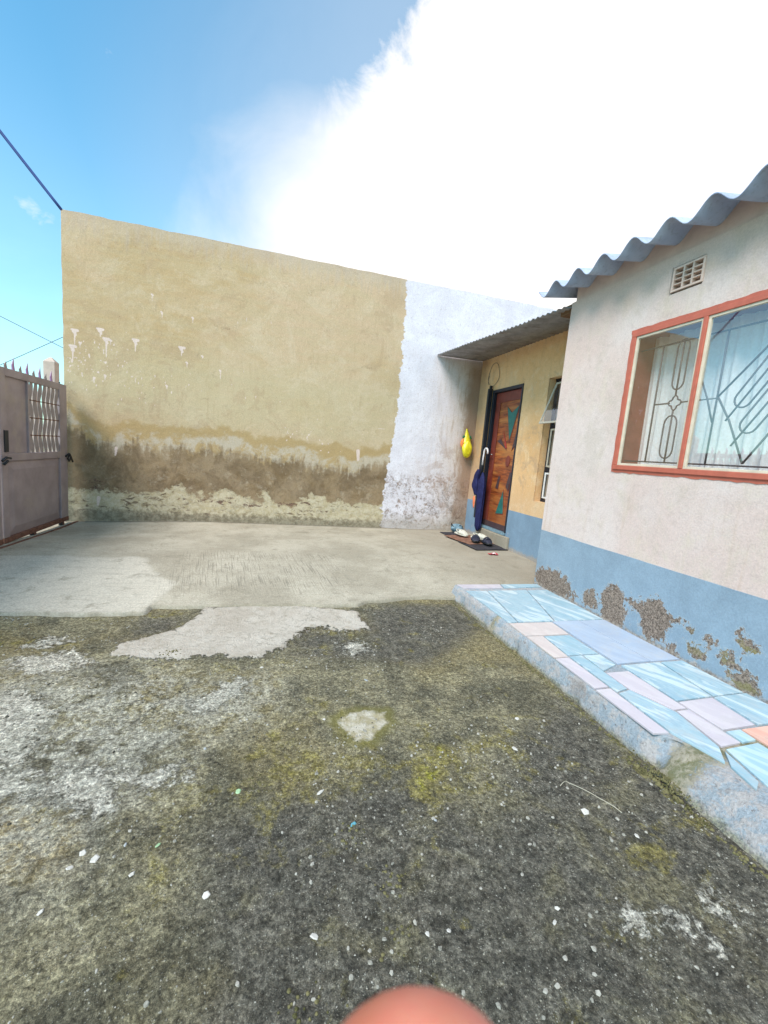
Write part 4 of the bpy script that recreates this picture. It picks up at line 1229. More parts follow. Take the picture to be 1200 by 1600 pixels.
# ------------------------------------------------------------------ tiled step
stp = thing('tiled_step', (2.2, 2, 0), 'low step along the house paved with broken blue, lilac and cream tiles', 'step')
ys = np.arange(-1.2, 3.56, .012)
rx = vnoise(ys, ys * 0, 5, 51, 4); rx2 = vnoise(ys, ys * 0 + 3, 3, 52, 5)
lowk = sstep(1.42, 1.30, ys)
xt = 1.762 + .008 * rx + lowk * .08 + .02 * lowk * rx2
xb = 1.715 + .022 * rx2 - .03 * lowk - .02 * sstep(1.9, 1.4, ys)
T_ = np.array([0, .0, .25, .5, .75, 1.0, 1.0])
rows = []
for i, y in enumerate(ys):
    zt = .003 if y > -9 else 0
    zb = -.16
    pts = [(2.665, zt), (xt[i] + .012, zt)]
    for t in np.linspace(0, 1, 7):
        x = xt[i] + (xb[i] - xt[i]) * (t ** (.8 + .4 * lowk[i])); z = zt - .004 + (zb - zt) * (t ** (1.1 + .9 * lowk[i]))
        pts.append((x, z))
    rows.append(pts)
rows = np.array(rows)
X = rows[:, :, 0]; Z = rows[:, :, 1]; Y = np.repeat(ys[:, None], X.shape[1], 1)
nz = vnoise(Y, Z * 6, 12, 53, 4)
X[:, 2:] += .010 * nz[:, 2:]
bite = np.exp(-((Y - 1.33) / .045) ** 2) * .035
X[:, 3:] += bite[:, 3:]
bite2 = np.exp(-((Y - 2.45) / .03) ** 2) * .02; X[:, 5:] += bite2[:, 5:]
mossy = np.maximum(.09 - np.abs(Y - 1.24) , .05 - np.abs(Y - 2.78)) - .5 * np.maximum(0, Z + .01) 
gridmesh('slab', X, Y, Z, M['step_render'], stp, attrs={'mossy': mossy})
MB().prism([(1.72, -.16), (2.665, -.16), (2.665, .002), (1.765, .002)], ys[-1] - .001, ys[-1] + .006, 'y').build('slab_end', M['step_render'], stp)
TL = [('pink', [(1.77, 3.535), (2.228, 3.54), (2.20, 3.43), (1.80, 3.425)]), ('blue', [(2.239, 3.54), (2.655, 3.55), (2.645, 3.46), (2.212, 3.43)]),
      ('blue', [(1.778, 3.36), (1.986, 3.35), (1.853, 2.642), (1.778, 2.635)]), ('blue', [(1.993, 3.35), (2.408, 3.36), (2.174, 2.64), (1.86, 2.642)]), ('blue', [(2.416, 3.36), (2.648, 3.38), (2.648, 2.652), (2.183, 2.64)]),
      ('cream', [(1.768, 2.625), (2.14, 2.625), (2.125, 2.408), (1.765, 2.407)]), ('grey', [(2.15, 2.632), (2.395, 2.64), (2.40, 1.985), (2.13, 1.975)]), ('grey', [(2.40, 2.64), (2.648, 2.645), (2.648, 1.99), (2.405, 1.985)]),
      ('cream', [(1.768, 2.398), (1.898, 2.398), (1.872, 2.095), (1.762, 2.092)]), ('pink', [(1.762, 2.085), (1.867, 2.088), (1.857, 1.751), (1.757, 1.745)]),
      ('blue', [(1.906, 2.398), (2.122, 2.40), (2.118, 2.115), (1.88, 2.115)]), ('blue', [(1.985, 2.106), (2.118, 2.106), (2.12, 1.97), (1.965, 1.91)]),
      ('pink', [(1.752, 1.736), (1.854, 1.738), (1.838, 1.363), (1.750, 1.371)]),
      ('blue', [(1.877, 2.10), (1.975, 2.107), (1.955, 1.72), (1.865, 1.70)]), ('blue', [(1.862, 1.692), (1.955, 1.71), (2.035, 1.50), (1.985, 1.245), (1.90, 1.16), (1.846, 1.37)]),
      ('pink', [(1.964, 1.893), (2.135, 1.896), (2.128, 1.518), (2.043, 1.515), (1.962, 1.72)]),
      ('blue', [(2.142, 1.965), (2.455, 1.972), (2.40, 1.592), (2.14, 1.583)]), ('blue', [(2.463, 1.972), (2.648, 1.975), (2.648, 1.60), (2.408, 1.591)]),
      ('pink', [(2.136, 1.574), (2.385, 1.583), (2.36, 1.348), (2.135, 1.341)]), ('blue', [(2.395, 1.585), (2.648, 1.592), (2.648, 1.345), (2.37, 1.343)]),
      ('pink', [(2.042, 1.507), (2.126, 1.508), (2.126, 1.252), (1.994, 1.245)]),
      ('cyan', [(2.135, 1.333), (2.232, 1.334), (2.226, 1.255), (2.135, 1.252)]), ('salmon', [(2.24, 1.336), (2.45, 1.337), (2.45, .98), (2.235, .98)]),
      ('blue', [(2.457, 1.337), (2.648, 1.338), (2.648, .90), (2.457, .90)]),
      ('cyan', [(2.00, 1.235), (2.215, 1.245), (2.215, .95), (1.91, .93)]),
      ('blue', [(1.905, 1.145), (1.985, 1.225), (1.93, 1.05), (1.87, 1.02)]), ('blue', [(2.225, .97), (2.448, .97), (2.45, .55), (2.22, .55)]),
      ('blue', [(1.89, .92), (2.21, .94), (2.21, .52), (1.87, .52)]), ('pink', [(2.457, .89), (2.648, .89), (2.648, .45), (2.457, .45)]),
      ('cream', [(1.87, .51), (2.20, .51), (2.2, .1), (1.86, .1)]), ('blue', [(2.21, .54), (2.448, .54), (2.448, .05), (2.21, .05)]), ('cyan', [(2.457, .44), (2.648, .44), (2.648, -.1), (2.457, -.1)])]
rr = random.Random(9)
for i, (kd, pl) in enumerate(TL):
    cx = sum(p[0] for p in pl) / len(pl); cy_ = sum(p[1] for p in pl) / len(pl)
    pl = [(cx + (p[0] - cx) * (1 - .0035 / max(.04, abs(p[0] - cx))), cy_ + (p[1] - cy_) * (1 - .0035 / max(.04, abs(p[1] - cy_)))) for p in pl]
    zt = .0115 + rr.uniform(0, .004)
    MB().prism(pl, .0035, zt).build('tile', M['t_' + kd], stp, bevel=.0012)

# ------------------------------------------------------------------ steel gate
GX = -2.475
GG = 'steel gate leaves on the left'


def gate_leaf(ya, yb, label, name='gate_leaf'):
    t = thing(name, (GX, (ya + yb) / 2, 0), label, 'gate', GG)
    X0, X1 = GX - .03, GX + .012
    zb = lambda y: -.045 - .03 * (y - 4.9) / 1.3
    z0, z1 = .03, 1.685
    mid = .83
    MB().box(X0, X1, yb - .19, yb, z0, z1).build('stile', M['gate_paint'], t, bevel=.004)
    MB().box(X0, X1, ya, ya + .10, z0, z1).build('stile', M['gate_paint'], t, bevel=.004)
    MB().box(X0, X1 - .001, ya + .10, yb - .19, z1 - .075, z1).build('top_rail', M['gate_paint'], t, bevel=.004)
    MB().box(X0, X1 - .001, ya + .10, yb - .19, mid - .04, mid + .035).build('mid_rail', M['gate_paint'], t, bevel=.004)
    MB().box(X0 - .004, X1 + .004, ya, yb, -.022, .0295).build('bottom_rail', M['rust'], t, bevel=.004)
    ym = ya + .10 + (yb - .19 - ya - .10) * .36
    MB().box(X0 + .008, X1 - .022, ya + .10, ym, mid + .035, z1 - .075).build('upper_panel', M['gate_paint'], t)
    MB().box(X0, X1 - .001, ym, ym + .03, mid + .035, z1 - .075).build('mullion', M['gate_paint'], t, bevel=.003)
    # zig-zag flats
    g0, g1 = ym + .03, yb - .19
    for i in range(7):
        yc_ = g0 + (g1 - g0) * (i + .5) / 7
        zz = np.linspace(mid + .035, z1 - .075, 25)
        path = []
        pl, pr_ = [], []
        for j, z in enumerate(zz):
            ph = (z - mid - .035) / (z1 - .075 - mid - .035) * 4
            off = .020 * math.cos(ph * PI)
            wd = .027 + .016 * abs(math.sin(ph * PI))
            pl.append((yc_ + off - wd, z)); pr_.append((yc_ + off + wd, z))
        xg = X1 - .012 - .001 * (i % 2)
        f = MB(); n = len(pl)
        vs = [(xg, a, b) for a, b in pl] + [(xg, a, b) for a, b in pr_] + [(xg - .004, a, b) for a, b in pl] + [(xg - .004, a, b) for a, b in pr_]
        fs = []
        for j in range(n - 1):
            fs += [(j, n + j, n + j + 1, j + 1), (2 * n + j, 2 * n + j + 1, 3 * n + j + 1, 3 * n + j), (j, j + 1, 2 * n + j + 1, 2 * n + j), (n + j, 3 * n + j, 3 * n + j + 1, n + j + 1)]
        f.add(vs, fs).build('wavy_flat', M['gate_light'], t)
    for k in (1, 2, 3):
        z = mid + .035 + (z1 - .075 - mid - .035) * k / 4
        MB().tube([(X1 - .010, g0, z), (X1 - .010, g1, z)], .006, 6).build('cross_rod', M['rust'], t)
    # raised lower panel with bevelled rim
    l0, l1, k0, k1 = ya + .10, yb - .19, .03, mid - .04
    f = MB(); xa, xb_ = X1 - .024, X1 - .004
    i_ = .09
    f.add([(xa, l0, k0), (xa, l1, k0), (xa, l1, k1), (xa, l0, k1), (xb_, l0 + i_, k0 + i_), (xb_, l1 - i_, k0 + i_), (xb_, l1 - i_, k1 - i_), (xb_, l0 + i_, k1 - i_),
           (xa - .01, l0, k0), (xa - .01, l1, k0), (xa - .01, l1, k1), (xa - .01, l0, k1)],
          [(4, 5, 6, 7), (0, 1, 5, 4), (1, 2, 6, 5), (2, 3, 7, 6), (3, 0, 4, 7), (11, 10, 9, 8)])
    f.build('lower_panel', M['gate_paint'], t)
    for wy in (ya + .56, yb - .16):
        wl2 = MB().tube([(GX - .02, wy, -.052), (GX + .012, wy, -.052)], .042, 16).build('wheel', M['rubber'], t, True)
        for bx_ in (GX - .026, GX + .014):
            MB().box(bx_, bx_ + .004, wy - .02, wy + .02, -.085, -.023).build('wheel_bracket', M['rust'], t)
    ns = int((yb - ya) / .13)
    for i in range(ns):
        yy_ = ya + .05 + i * .13
        if yy_ > yb - .25: continue
        hh_ = .12 if i % 2 == 0 else .07
        MB().rings([[(GX - .02 + a, yy_ + b_ , z1 + .001) for a, b_ in ((-.006, -.02), (.006, -.02), (.006, .02), (-.006, .02))],
                    [(GX - .02 + a, yy_ + b_ , z1 + hh_ * .45) for a, b_ in ((-.004, -.026), (.004, -.026), (.004, .012), (-.004, .012))],
                    [(GX - .02 + a, yy_ + b_ + .01, z1 + hh_) for a, b_ in ((-.001, -.002), (.001, -.002), (.001, .002), (-.001, .002))]]).build('spike', M['spike'] if i % 2 == 0 else M['gate_light'], t)
    return t


gA = gate_leaf(4.93, 6.33, 'mauve brown steel gate leaf with wavy grille, next to the tall wall')
MB().box(GX + .013, GX + .022, 4.97, 5.035, .88, 1.09).build('lock_plate', M['steel_dark'], gA, bevel=.002)
MB().tube([(GX + .04, 4.88, .80), (GX + .045, 4.94, .83), (GX + .04, 5.02, .82)], .012, 6).tube([(GX + .03, 4.92, .76), (GX + .05, 4.95, .80), (GX + .03, 4.99, .79)], .012, 6).build('bolt', M['steel_dark'], gA, True)
gB = gate_leaf(3.50, 4.90, 'mauve brown steel gate leaf at the picture edge, only its stile showing')
gC = gate_leaf(2.07, 3.47, 'mauve brown steel gate leaf nearest the camera, outside the picture')
# tied rope at the far stile
tag(MB().tube([(GX + .018, 6.26, .80), (GX + .04, 6.30, .84), (GX + .03, 6.38, .79), (GX + .015, 6.36, .74), (GX + .035, 6.28, .78), (GX + .03, 6.35, .83), (GX + .03, 6.43, .73)], .011, 6).build('tie_rope', M['rubber'], None, True, org=(GX + .02, 6.3, .78)),
    'black rope knotted around the gate stile beside the tall wall', 'rope')
tag(MB().tube([(-2.575, 6.40, -.12), (-2.575, 6.40, 1.40)], .018, 10).build('slim_pole', M['pole'], None, True, org=(-2.575, 6.40, -.12)),
    'pale green slim pole squeezed between gate and tall wall', 'pole')
tag(MB().tube([(-2.556, 6.33, -.1), (-2.553, 6.35, .6), (-2.558, 6.36, 1.2), (-2.545, 6.37, 1.42), (-2.55, 6.36, 1.72)], .008, 6).build('hanging_cord', M['rubber'], None, True, org=(-2.556, 6.33, -.1)),
    'thin black cord running down between gate and tall wall', 'cord')
# square post beyond the gate
PX_ = -2.74
gp = MB().rings([[(PX_ + a, 6.62 + b_, z) for a, b_ in ((-s, -s), (s, -s), (s, s), (-s, s))] for z, s in ((-.16, .065), (1.98, .065), (2.04, .012))])
tag(gp.build('gate_post', M['post'], None, bevel=.006, org=(PX_, 6.62, -.16)), 'square cream concrete post with pointed top standing behind the gate', 'post')
# low wall seen over the gate
tag(MB().box(-9.0, -3.05, 6.9, 7.05, -.16, 1.62).build('low_wall', M['post'], None, bevel=.01, org=(-6, 7, -.16)), 'low grey wall just showing above the gate top', 'wall')
# track
tag(MB().box(GX - .03, GX + .02, 2.0, 6.40, -.17, -.088).build('gate_track', M['rust'], None, org=(GX, 4, -.13)), 'rusty steel track let into the ground under the gate', 'track')

yy_g = np.linspace(3.6, 6.42, 60)
Yg_, Xg_ = np.meshgrid(yy_g, np.array([-2.415, -2.413, -2.385, -2.383]), indexing='ij')
tag(gridmesh('groove_strip', Xg_, Yg_, hs(Xg_, Yg_) + .006 + .003 * np.array([-4, 1, 1, -4])[None, :] + .002 * vnoise(Xg_, Yg_, 5, 91, 2), M['rust'], None, org=(-2.4, 5, 0)), 'thin dark strip standing for the gate track groove along the slab', 'rail')  # dark strip added on the slab to stand for the shaded track groove

# ------------------------------------------------------------------ overhead cables
def sag(a, b_, s, n=24):
    a, b_ = Vector(a), Vector(b_)
    return [tuple(a.lerp(b_, i / n) - Vector((0, 0, s * 4 * (i / n) * (1 - i / n)))) for i in range(n + 1)]


cb = MB().tube(sag((-2.53, 6.47, 3.755), (-6.5, 6.35, 8.8), .10, 40), .018, 6)
tag(cb.build('overhead_cable', M['cable'], None, True, org=(-2.53, 6.47, 3.755)), 'thick blue cable rising left from the top corner of the tall wall', 'cable')
b = MB().rings([[(-6.62 + .12 * k * math.cos(a), 6.35 + .12 * k * math.sin(a), z) for a in [2 * PI * i / 10 for i in range(10)]] for z, k in ((-.16, 1), (9.1, .7))])
tag(b.build('utility_pole', M['wood_plain'], None, True, org=(-6.62, 6, -.16)), 'round wooden utility pole carrying the thick blue cable', 'pole')
for (p1, p2, s, lab) in (((-22, 26, 10.2), (-4, 26, 2.5), .05, 'thin far wire sloping down to the tall wall edge'), ((-16, 26, 1.95), (-4, 26, 9.7), .03, 'thin far wire sloping up to the tall wall edge')):
    tag(MB().tube(sag(p1, p2, s, 20), .016, 5).build('far_wire', M['wire'], None, True, org=p1), lab, 'wire')

# ------------------------------------------------------------------ things by the door
def blob(cx, cy, cz, rx, ry, rz, seed=0, amp=.12, nu=20, nv=14, prof=None):
    rnd = random.Random(seed); ph = [rnd.uniform(0, 6) for _ in range(6)]
    rings = []
    for i in range(nv + 1):
        v_ = i / nv; th = PI * (.02 + .96 * v_); ring = []
        pf = prof(v_) if prof else 1
        for k in range(nu):
            a = 2 * PI * k / nu
            n = 1 + amp * (math.sin(3 * a + ph[0] + 4 * v_) * .5 + math.sin(5 * a + ph[1] - 7 * v_) * .35 + math.sin(2 * a + 9 * v_ + ph[2]) * .4)
            ring.append((cx + rx * math.sin(th) * math.cos(a) * n * pf, cy + ry * math.sin(th) * math.sin(a) * n * pf, cz - rz * math.cos(th)))
        rings.append(ring)
    return MB().rings(rings)


# yellow carrier bag on a nail
bg_ = thing('carrier_bag', (3.10, YW - .06, 1.24), 'bright yellow carrier bag hanging from a nail on the whitewashed wall', 'bag')
bag = blob(3.105, YW - .085, 1.36, .085, .06, .14, 3, .14, 24, 18, lambda v: 1 - .45 * max(0, v - .55) / .45)
bag.build('body', M['yellow_bag'], bg_, True)
rings = []
for i in range(12):
    t = i / 11; r_ = .062 * (1 - t) ** 1.1 + .009
    rings.append([(3.105 - .008 * t + r_ * math.cos(a) * (1 + .2 * math.sin(4 * a + i * .4)), YW - .07 + .05 * t + r_ * .55 * math.sin(a), 1.45 + .24 * t) for a in [2 * PI * k / 14 for k in range(14)]])
MB().rings(rings).build('neck', M['yellow_bag'], bg_, True)
MB().tube([(3.097, YW + .01, 1.692), (3.097, YW - .045, 1.70)], .004, 6).build('nail', M['rust'], bg_)
fr_ = blob(3.035, YW - .05, 1.45, .035, .03, .075, 5, .1)
tag(fr_.build('orange_packet', M['fruit'], None, True, org=(3.035, YW - .05, 1.40)), 'orange packet tucked behind the left side of the yellow bag', 'packet')
lv = MB()
for (a, b_, c_) in ((3.05, 1.555, .03), (3.155, 1.56, .028), (3.17, 1.54, .022)):
    lv.rings([[(a + c_ * math.cos(t) * k, YW - .045 + dz_, b_ + c_ * .8 * math.sin(t) * k) for t in [2 * PI * i / 9 for i in range(9)]] for k, dz_ in ((.6, -.012), (1, 0), (.6, .012))])
tag(lv.build('green_leaves', M['green'], None, True, org=(3.1, YW - .045, 1.55)), 'dark green leaves peeping out around the yellow bag neck', 'leaves')

# navy umbrella hanging in front of the door frame
um = thing('umbrella', (3.17, 5.93, .1), 'loosely furled navy umbrella with white crook handle hanging by the door', 'umbrella')
rings = []
for i in range(26):
    t = i / 25; z = 1.02 - t * .90
    r_ = .055 * math.sin(min(1, t * 4) * PI / 2) * (1 - .30 * t) + .010
    if t > .93: r_ *= (1 - (t - .93) / .07 * .6)
    rings.append([(3.165 + r_ * .8 * math.cos(a) * (1 + .14 * math.sin(7 * a + t * 3)), 5.86 - t * .03 + r_ * 1.25 * math.sin(a) * (1 + .14 * math.sin(7 * a + t * 3)), z) for a in [2 * PI * k / 28 for k in range(28)]])
MB().rings(rings).build('canopy', M['navy'], um, True)
rings = []
for i in range(16):
    t = i / 15; z = 1.06 - t * .40
    r_ = .035 + .05 * math.sin(t * PI * .9) * (1 + .25 * math.sin(t * 12))
    rings.append([(3.155 + r_ * .5 * math.cos(a), 5.985 + .055 * math.sin(t * PI) + r_ * math.sin(a) * (1 + .15 * math.sin(5 * a)), z) for a in [2 * PI * k / 20 for k in range(20)]])
MB().rings(rings).build('loose_fold', M['navy'], um, True)
oc = []
for i in range(8):
    t = i / 7; z = .64 - t * .19; r_ = .028 * math.sin(PI * (t * .8 + .15)) + .004
    oc.append([(3.135 + r_ * .4 * math.cos(a), 6.00 - .02 * t + r_ * math.sin(a), z) for a in [2 * PI * k / 10 for k in range(10)]])
MB().rings(oc).build('orange_strip', M['orange_cloth'], um, True)
MB().tube([(3.155, 5.90, 1.0), (3.155, 5.89, 1.20)], .008, 8).build('shaft', M['steel_dark'], um, True)
hk = [(3.155, 5.89, 1.13), (3.155, 5.885, 1.25), (3.157, 5.88, 1.34)] + [(3.157 + .01 * i / 6, 5.88 - .045 + .045 * math.cos(PI * i / 6), 1.34 + .045 * math.sin(PI * i / 6)) for i in range(1, 7)] + [(3.17, 5.79, 1.30)]
MB().tube(hk, .0125, 10).build('crook_handle', M['white_print'], um, True)

# mats, shoes
def mat_quad(name, cx, cy, lx_, ly_, ang, z, mat, label, seed=0):
    c_, s_ = math.cos(ang), math.sin(ang)
    xs_ = np.linspace(-lx_ / 2, lx_ / 2, 22); ys_ = np.linspace(-ly_ / 2, ly_ / 2, 30)
    A, B = np.meshgrid(xs_, ys_)
    e = .010
    A2 = A + e * vnoise(A, B, 8, 60 + seed, 3); B2 = B + e * vnoise(A + 5, B, 8, 61 + seed, 3)
    Xm = cx + A2 * c_ - B2 * s_; Ym = cy + A2 * s_ + B2 * c_
    Zm = z + .010 * np.clip(vnoise(A, B, 4, 62 + seed, 2), 0, 1) + hs(Xm, Ym) * 1.0
    o = gridmesh(name, Xm, Ym, Zm, mat, None, org=(cx, cy, z))
    md = o.modifiers.new('thick', 'SOLIDIFY'); md.thickness = .008; md.offset = -1
    return tag(o, label, 'mat', 'mats in front of the door')


mat_quad('doormat', 2.96, 5.26, .50, .50, R(4), .014, M['mat_dark'], 'dark grey rubber mat nearest the red wrapper, under the shoes', 1)
mat_quad('doormat', 2.93, 5.62, .46, .62, R(10), .026, M['mat_rust'], 'rusty brown cloth mat lying under the two pale clogs', 2)
mat_quad('doormat', 2.92, 6.12, .40, .22, R(2), .012, M['mat_dark'], 'small dark mat against the foot of the whitewashed wall', 3)


def shoe(name, cx, cy, cz, ang, mat, label, L=.27, W=.10, H=.085, clog=True, cat='shoe', group=None):
    t = thing(name, (cx, cy, cz), label, cat, group)
    c_, s_ = math.cos(ang), math.sin(ang)

    def tr_(u, v, z): return (cx + u * c_ - v * s_, cy + u * s_ + v * c_, cz + z)
    def width(s): return W / 2 * (.78 + .34 * math.sin(min(1, s * 1.05) * PI * .75 + .35) - .28 * max(0, s - .86) / .14)
    rings = []
    for i in range(13):
        s = i / 12; wv = width(s) * (1.05 if 0 < i < 12 else .75)
        ring = []
        for k in range(12):
            a = 2 * PI * k / 12
            ring.append(tr_((s - .5) * L, wv * math.cos(a), .013 + .013 * (1 if math.sin(a) > 0 else -1) * abs(math.sin(a)) ** .3))
        rings.append(ring)
    MB().rings(rings).build('sole', M['rubber'] if not clog else mat, t, True)
    # upper: vamp over the toe half
    rings = []
    s0 = .42 if clog else .50
    for i in range(9):
        s = s0 + (1 - s0) * i / 8
        hh_ = H * (math.cos((i / 8) ** 1.6 * PI / 2) * .75 + .25); wv = width(s) * (.98 if i < 8 else .6)
        ring = []
        for k in range(13):
            a = PI * k / 12
            ring.append(tr_((s - .5) * L, wv * math.cos(a), .02 + (hh_ - .02) * math.sin(a) ** .7))
        for k in range(12, -1, -1):
            a = PI * k / 12
            ring.append(tr_((s - .5) * L, (wv - .006) * math.cos(a), .019 + (hh_ - .026) * math.sin(a) ** .7))
        rings.append(ring)
    MB().rings(rings).build('upper', mat, t, True)
    if clog:
        st_ = [tr_((-.06 + .5 * 0 + (-.40) * math.sin(a)) * L * .9 + .005, width(.3) * 1.02 * math.cos(a), .045 + .025 * math.sin(a)) for a in [PI * i / 12 for i in range(13)]]
        MB().tube(st_, .007, 6).build('heel_strap', mat, t, True)
        for i, (u, v) in enumerate(((.10, .0), (.14, .022), (.14, -.022), (.19, .0), (.20, .03), (.07, .025), (.07, -.025))):
            p = tr_(u * L * 1.2, v, H * (.98 - u * 1.1))
            MB().rings([[(p[0] + .0065 * math.cos(a), p[1] + .0065 * math.sin(a), p[2] + dz_) for a in [2 * PI * k / 8 for k in range(8)]] for dz_ in (-.006, .003)]).build('vent_hole', M['rubber'], t)
    else:
        for u in (.02, .18):
            st_ = [tr_(u * L, width(.6) * 1.03 * math.cos(a), .02 + (H * .95) * math.sin(a) - u * .05) for a in [PI * i / 10 for i in range(11)]]
            MB().tube(st_, .010, 6).build('strap', mat, t, True)
    return t


shoe('clog', 2.89, 5.80, .052, R(-78), M['clog'], 'pale grey clog with vent holes, left one on the brown mat', group='pair of pale clogs')
shoe('clog', 3.07, 5.55, .048, R(-50), M['clog'], 'pale grey clog with vent holes, right one below the navy umbrella', group='pair of pale clogs')
shoe('sandal', 2.93, 5.42, .045, R(-115), M['sandal'], 'navy sandal lying left in front of the clogs', H=.07, clog=False, group='pair of navy sandals')
shoe('sandal', 3.04, 5.30, .04, R(-95), M['sandal'], 'navy sandal lying right in front of the clogs', H=.07, clog=False, group='pair of navy sandals')
pb = thing('plastic_bag', (3.03, 6.28, 0), 'crumpled blue grey plastic bag with black strap in the wall corner', 'bag')
blob(3.03, 6.28, .07, .11, .09, .075, 8, .25, 24, 12).build('body', M['bluebag'], pb, True)
MB().tube([(2.93, 6.25, .09), (2.90, 6.22, .16), (2.98, 6.22, .06), (3.06, 6.22, .13), (3.12, 6.24, .10)], .007, 6).build('strap', M['rubber'], pb, True)

wr = thing('wrapper', (2.858, 4.78, 0), 'crumpled red and white sweet wrapper on the slab before the door', 'wrapper')
xs_ = np.linspace(-.06, .06, 14); ys_ = np.linspace(-.035, .035, 9)
A, B = np.meshgrid(xs_, ys_)
zz = .012 + .012 * vnoise(A, B, 22, 71, 2) + .002
gridmesh('foil', 2.858 + A, 4.78 + B * (1 + .3 * np.sin(A * 60)), zz + float(hs(2.858, 4.78)) * .9, M['wrapper'], wr).modifiers.new('t', 'SOLIDIFY').thickness = .001
gridmesh('print', 2.868 + A * .35, 4.78 + B * .7, zz + .0035, M['white_print'], wr)

# ------------------------------------------------------------------ chips and gravel
def chip(mb, cx, cy, cz, r, rnd, flat=.35):
    n = rnd.randint(5, 7); a0 = rnd.uniform(0, 6); el = rnd.uniform(.55, 1)
    rs_ = [r * rnd.uniform(.65, 1.1) for _ in range(n)]
    ca, sa = math.cos(a0), math.sin(a0)
    tx, ty = rnd.uniform(-.3, .3), rnd.uniform(-.3, .3)
    def pnt(k, s, z):
        a = 2 * PI * k / n; u = rs_[k] * math.cos(a) * s; v = rs_[k] * math.sin(a) * s * el
        x = u * ca - v * sa; y = u * sa + v * ca
        return (cx + x, cy + y, cz + z + x * tx + y * ty)
    h = r * flat
    mb.rings([[pnt(k, .85, -h * .7) for k in range(n)], [pnt(k, 1, 0) for k in range(n)], [pnt(k, .68, h) for k in range(n)]])


CH = [(1.154, 1.540, 10.5, 'chip_white', 'round white paint chip lying alone near the tiled step'),
      (1.230, 1.171, 11, 'chip_white', 'ragged white chip on dark ground, right of the middle'),
      (.248, 1.438, 12, 'chip_white', 'pointed white chip on mossy ground left of the middle'),
      (-.491, 1.323, 9, 'chip_white', 'sharp white chip, upper one of the cluster at lower left'),
      (-.453, 1.296, 9, 'chip_white', 'oval white chip just right of the sharp one at lower left'),
      (-.510, 1.277, 7, 'chip_white', 'narrow pale chip just below the sharp one at lower left'),
      (-.332, 1.221, 6.5, 'chip_white', 'small white pebble alone at lower left'),
      (-.280, 1.310, 6, 'chip_green', 'small pale green tinted chip right of the lower left cluster'),
      (-.113, 1.119, 7, 'chip_white', 'rounded white pebble left of the dark area'),
      (.179, .957, 8, 'chip_white', 'long pale chip near the bottom left of the dark area'),
      (.854, .857, 7, 'chip_white', 'flat white chip, lower of two at bottom centre right'),
      (.887, .889, 5.5, 'chip_white', 'small white chip, upper of two at bottom centre right'),
      (.480, .901, 5, 'chip_white', 'tiny white pebble above the fingertip to the left'),
      (.544, .899, 5, 'chip_white', 'tiny white pebble above the fingertip to the right'),
      (-.532, 1.157, 7, 'chip_white', 'pale pebble close to the left picture edge'),
      (.345, 1.273, 8, 'chip_blue', 'small teal blue plastic shard on moss'),
      (-.378, 1.330, 5.5, 'stone_grey', 'small grey stone among the lower left chips'),
      (-.051, 1.495, 9, 'chip_green', 'flat pale green flake on olive moss'),
      (.640, 1.240, 4.5, 'stone_grey', 'tiny grey stone in the middle of the dark ground'),
      (-.20, 1.75, 7, 'stone_grey', 'grey flat stone on the pale worn patch at left'),
      (.60, 2.20, 10, 'stone_grey', 'flat grey stone above the cream worn spot'),
      (.32, 1.88, 6, 'chip_white', 'small white pebble just left of the cream worn spot'),
      (.02, 2.40, 8, 'chip_white', 'flat white chip just below the pale screed patch'),
      (1.35, 1.05, 7, 'chip_white', 'thin white flake on the dark ground near the step'),
      (1.30, 1.75, 9, 'chip_white', 'cream flake on dark ground close to the step foot')]
rc = random.Random(21)


def gz(x, y): return float(rough_ground(np.array([x]), np.array([y]))[0])


for (x_, y_, r_, mt, lab) in CH:
    b = MB(); z_ = gz(x_, y_); chip(b, x_, y_, z_ + .001, r_ * .0017, rc, .16)
    o = b.build('paint_chip' if mt.startswith('chip_w') else 'stone_chip', M[mt], None, org=(x_, y_, z_))
    tag(o, lab, 'chip', 'chips scattered over the yard')
sp_ = []
for i in range(34):
    t = i / 33
    x_ = 1.215 + .15 * t + .012 * math.sin(t * 9); y_ = 1.30 + .035 * math.sin(t * 4.2) - .13 * t * t
    sp_.append((x_, y_, gz(x_, y_) + .004 + .003 * math.sin(t * 14)))
tag(MB().tube(sp_, .0016, 5).build('string', M['straw'], None, True, org=(1.21, 1.30, -.12)),
    'curled pale string lying on dark ground near the step', 'string')

N = 16000
px_ = RNG.uniform(-1.9, 1.75, N); py_ = RNG.uniform(.3, 3.25, N) ** 1.0
dens = vnoise(px_, py_, 3.2, 81, 4) * 1.6; scr = sdf_poly(px_, py_, SCREED)
ok = (dens + RNG.uniform(-.6, .6, N) > .10) & (scr < .02) & (py_ < np.interp(px_, [p[0] for p in SLAB_EDGE], [p[1] for p in SLAB_EDGE]) - .03)
px_, py_ = px_[ok], py_[ok]; pz_ = rough_ground(px_, py_)
sz = .0010 + .0052 * RNG.random(len(px_)) ** 4.5
cls = RNG.random(len(px_))
rc = random.Random(33)
mbs = [MB(), MB(), MB()]
for i in range(len(px_)):
    chip(mbs[0 if cls[i] < .36 else (1 if cls[i] < .78 else 2)], px_[i], py_[i], pz_[i] + .0004, sz[i] * 1.5, rc, .45)
M['grit_white'] = plain('grit_white', (.38, .36, .31), .85, .2, var=.2, nsc=90)
M['grit_grey'] = plain('grit_grey', (.27, .26, .22), .9, .2, var=.3, nsc=90)
M['grit_dark'] = plain('grit_dark', (.07, .065, .05), .9, .2, var=.3, nsc=90)
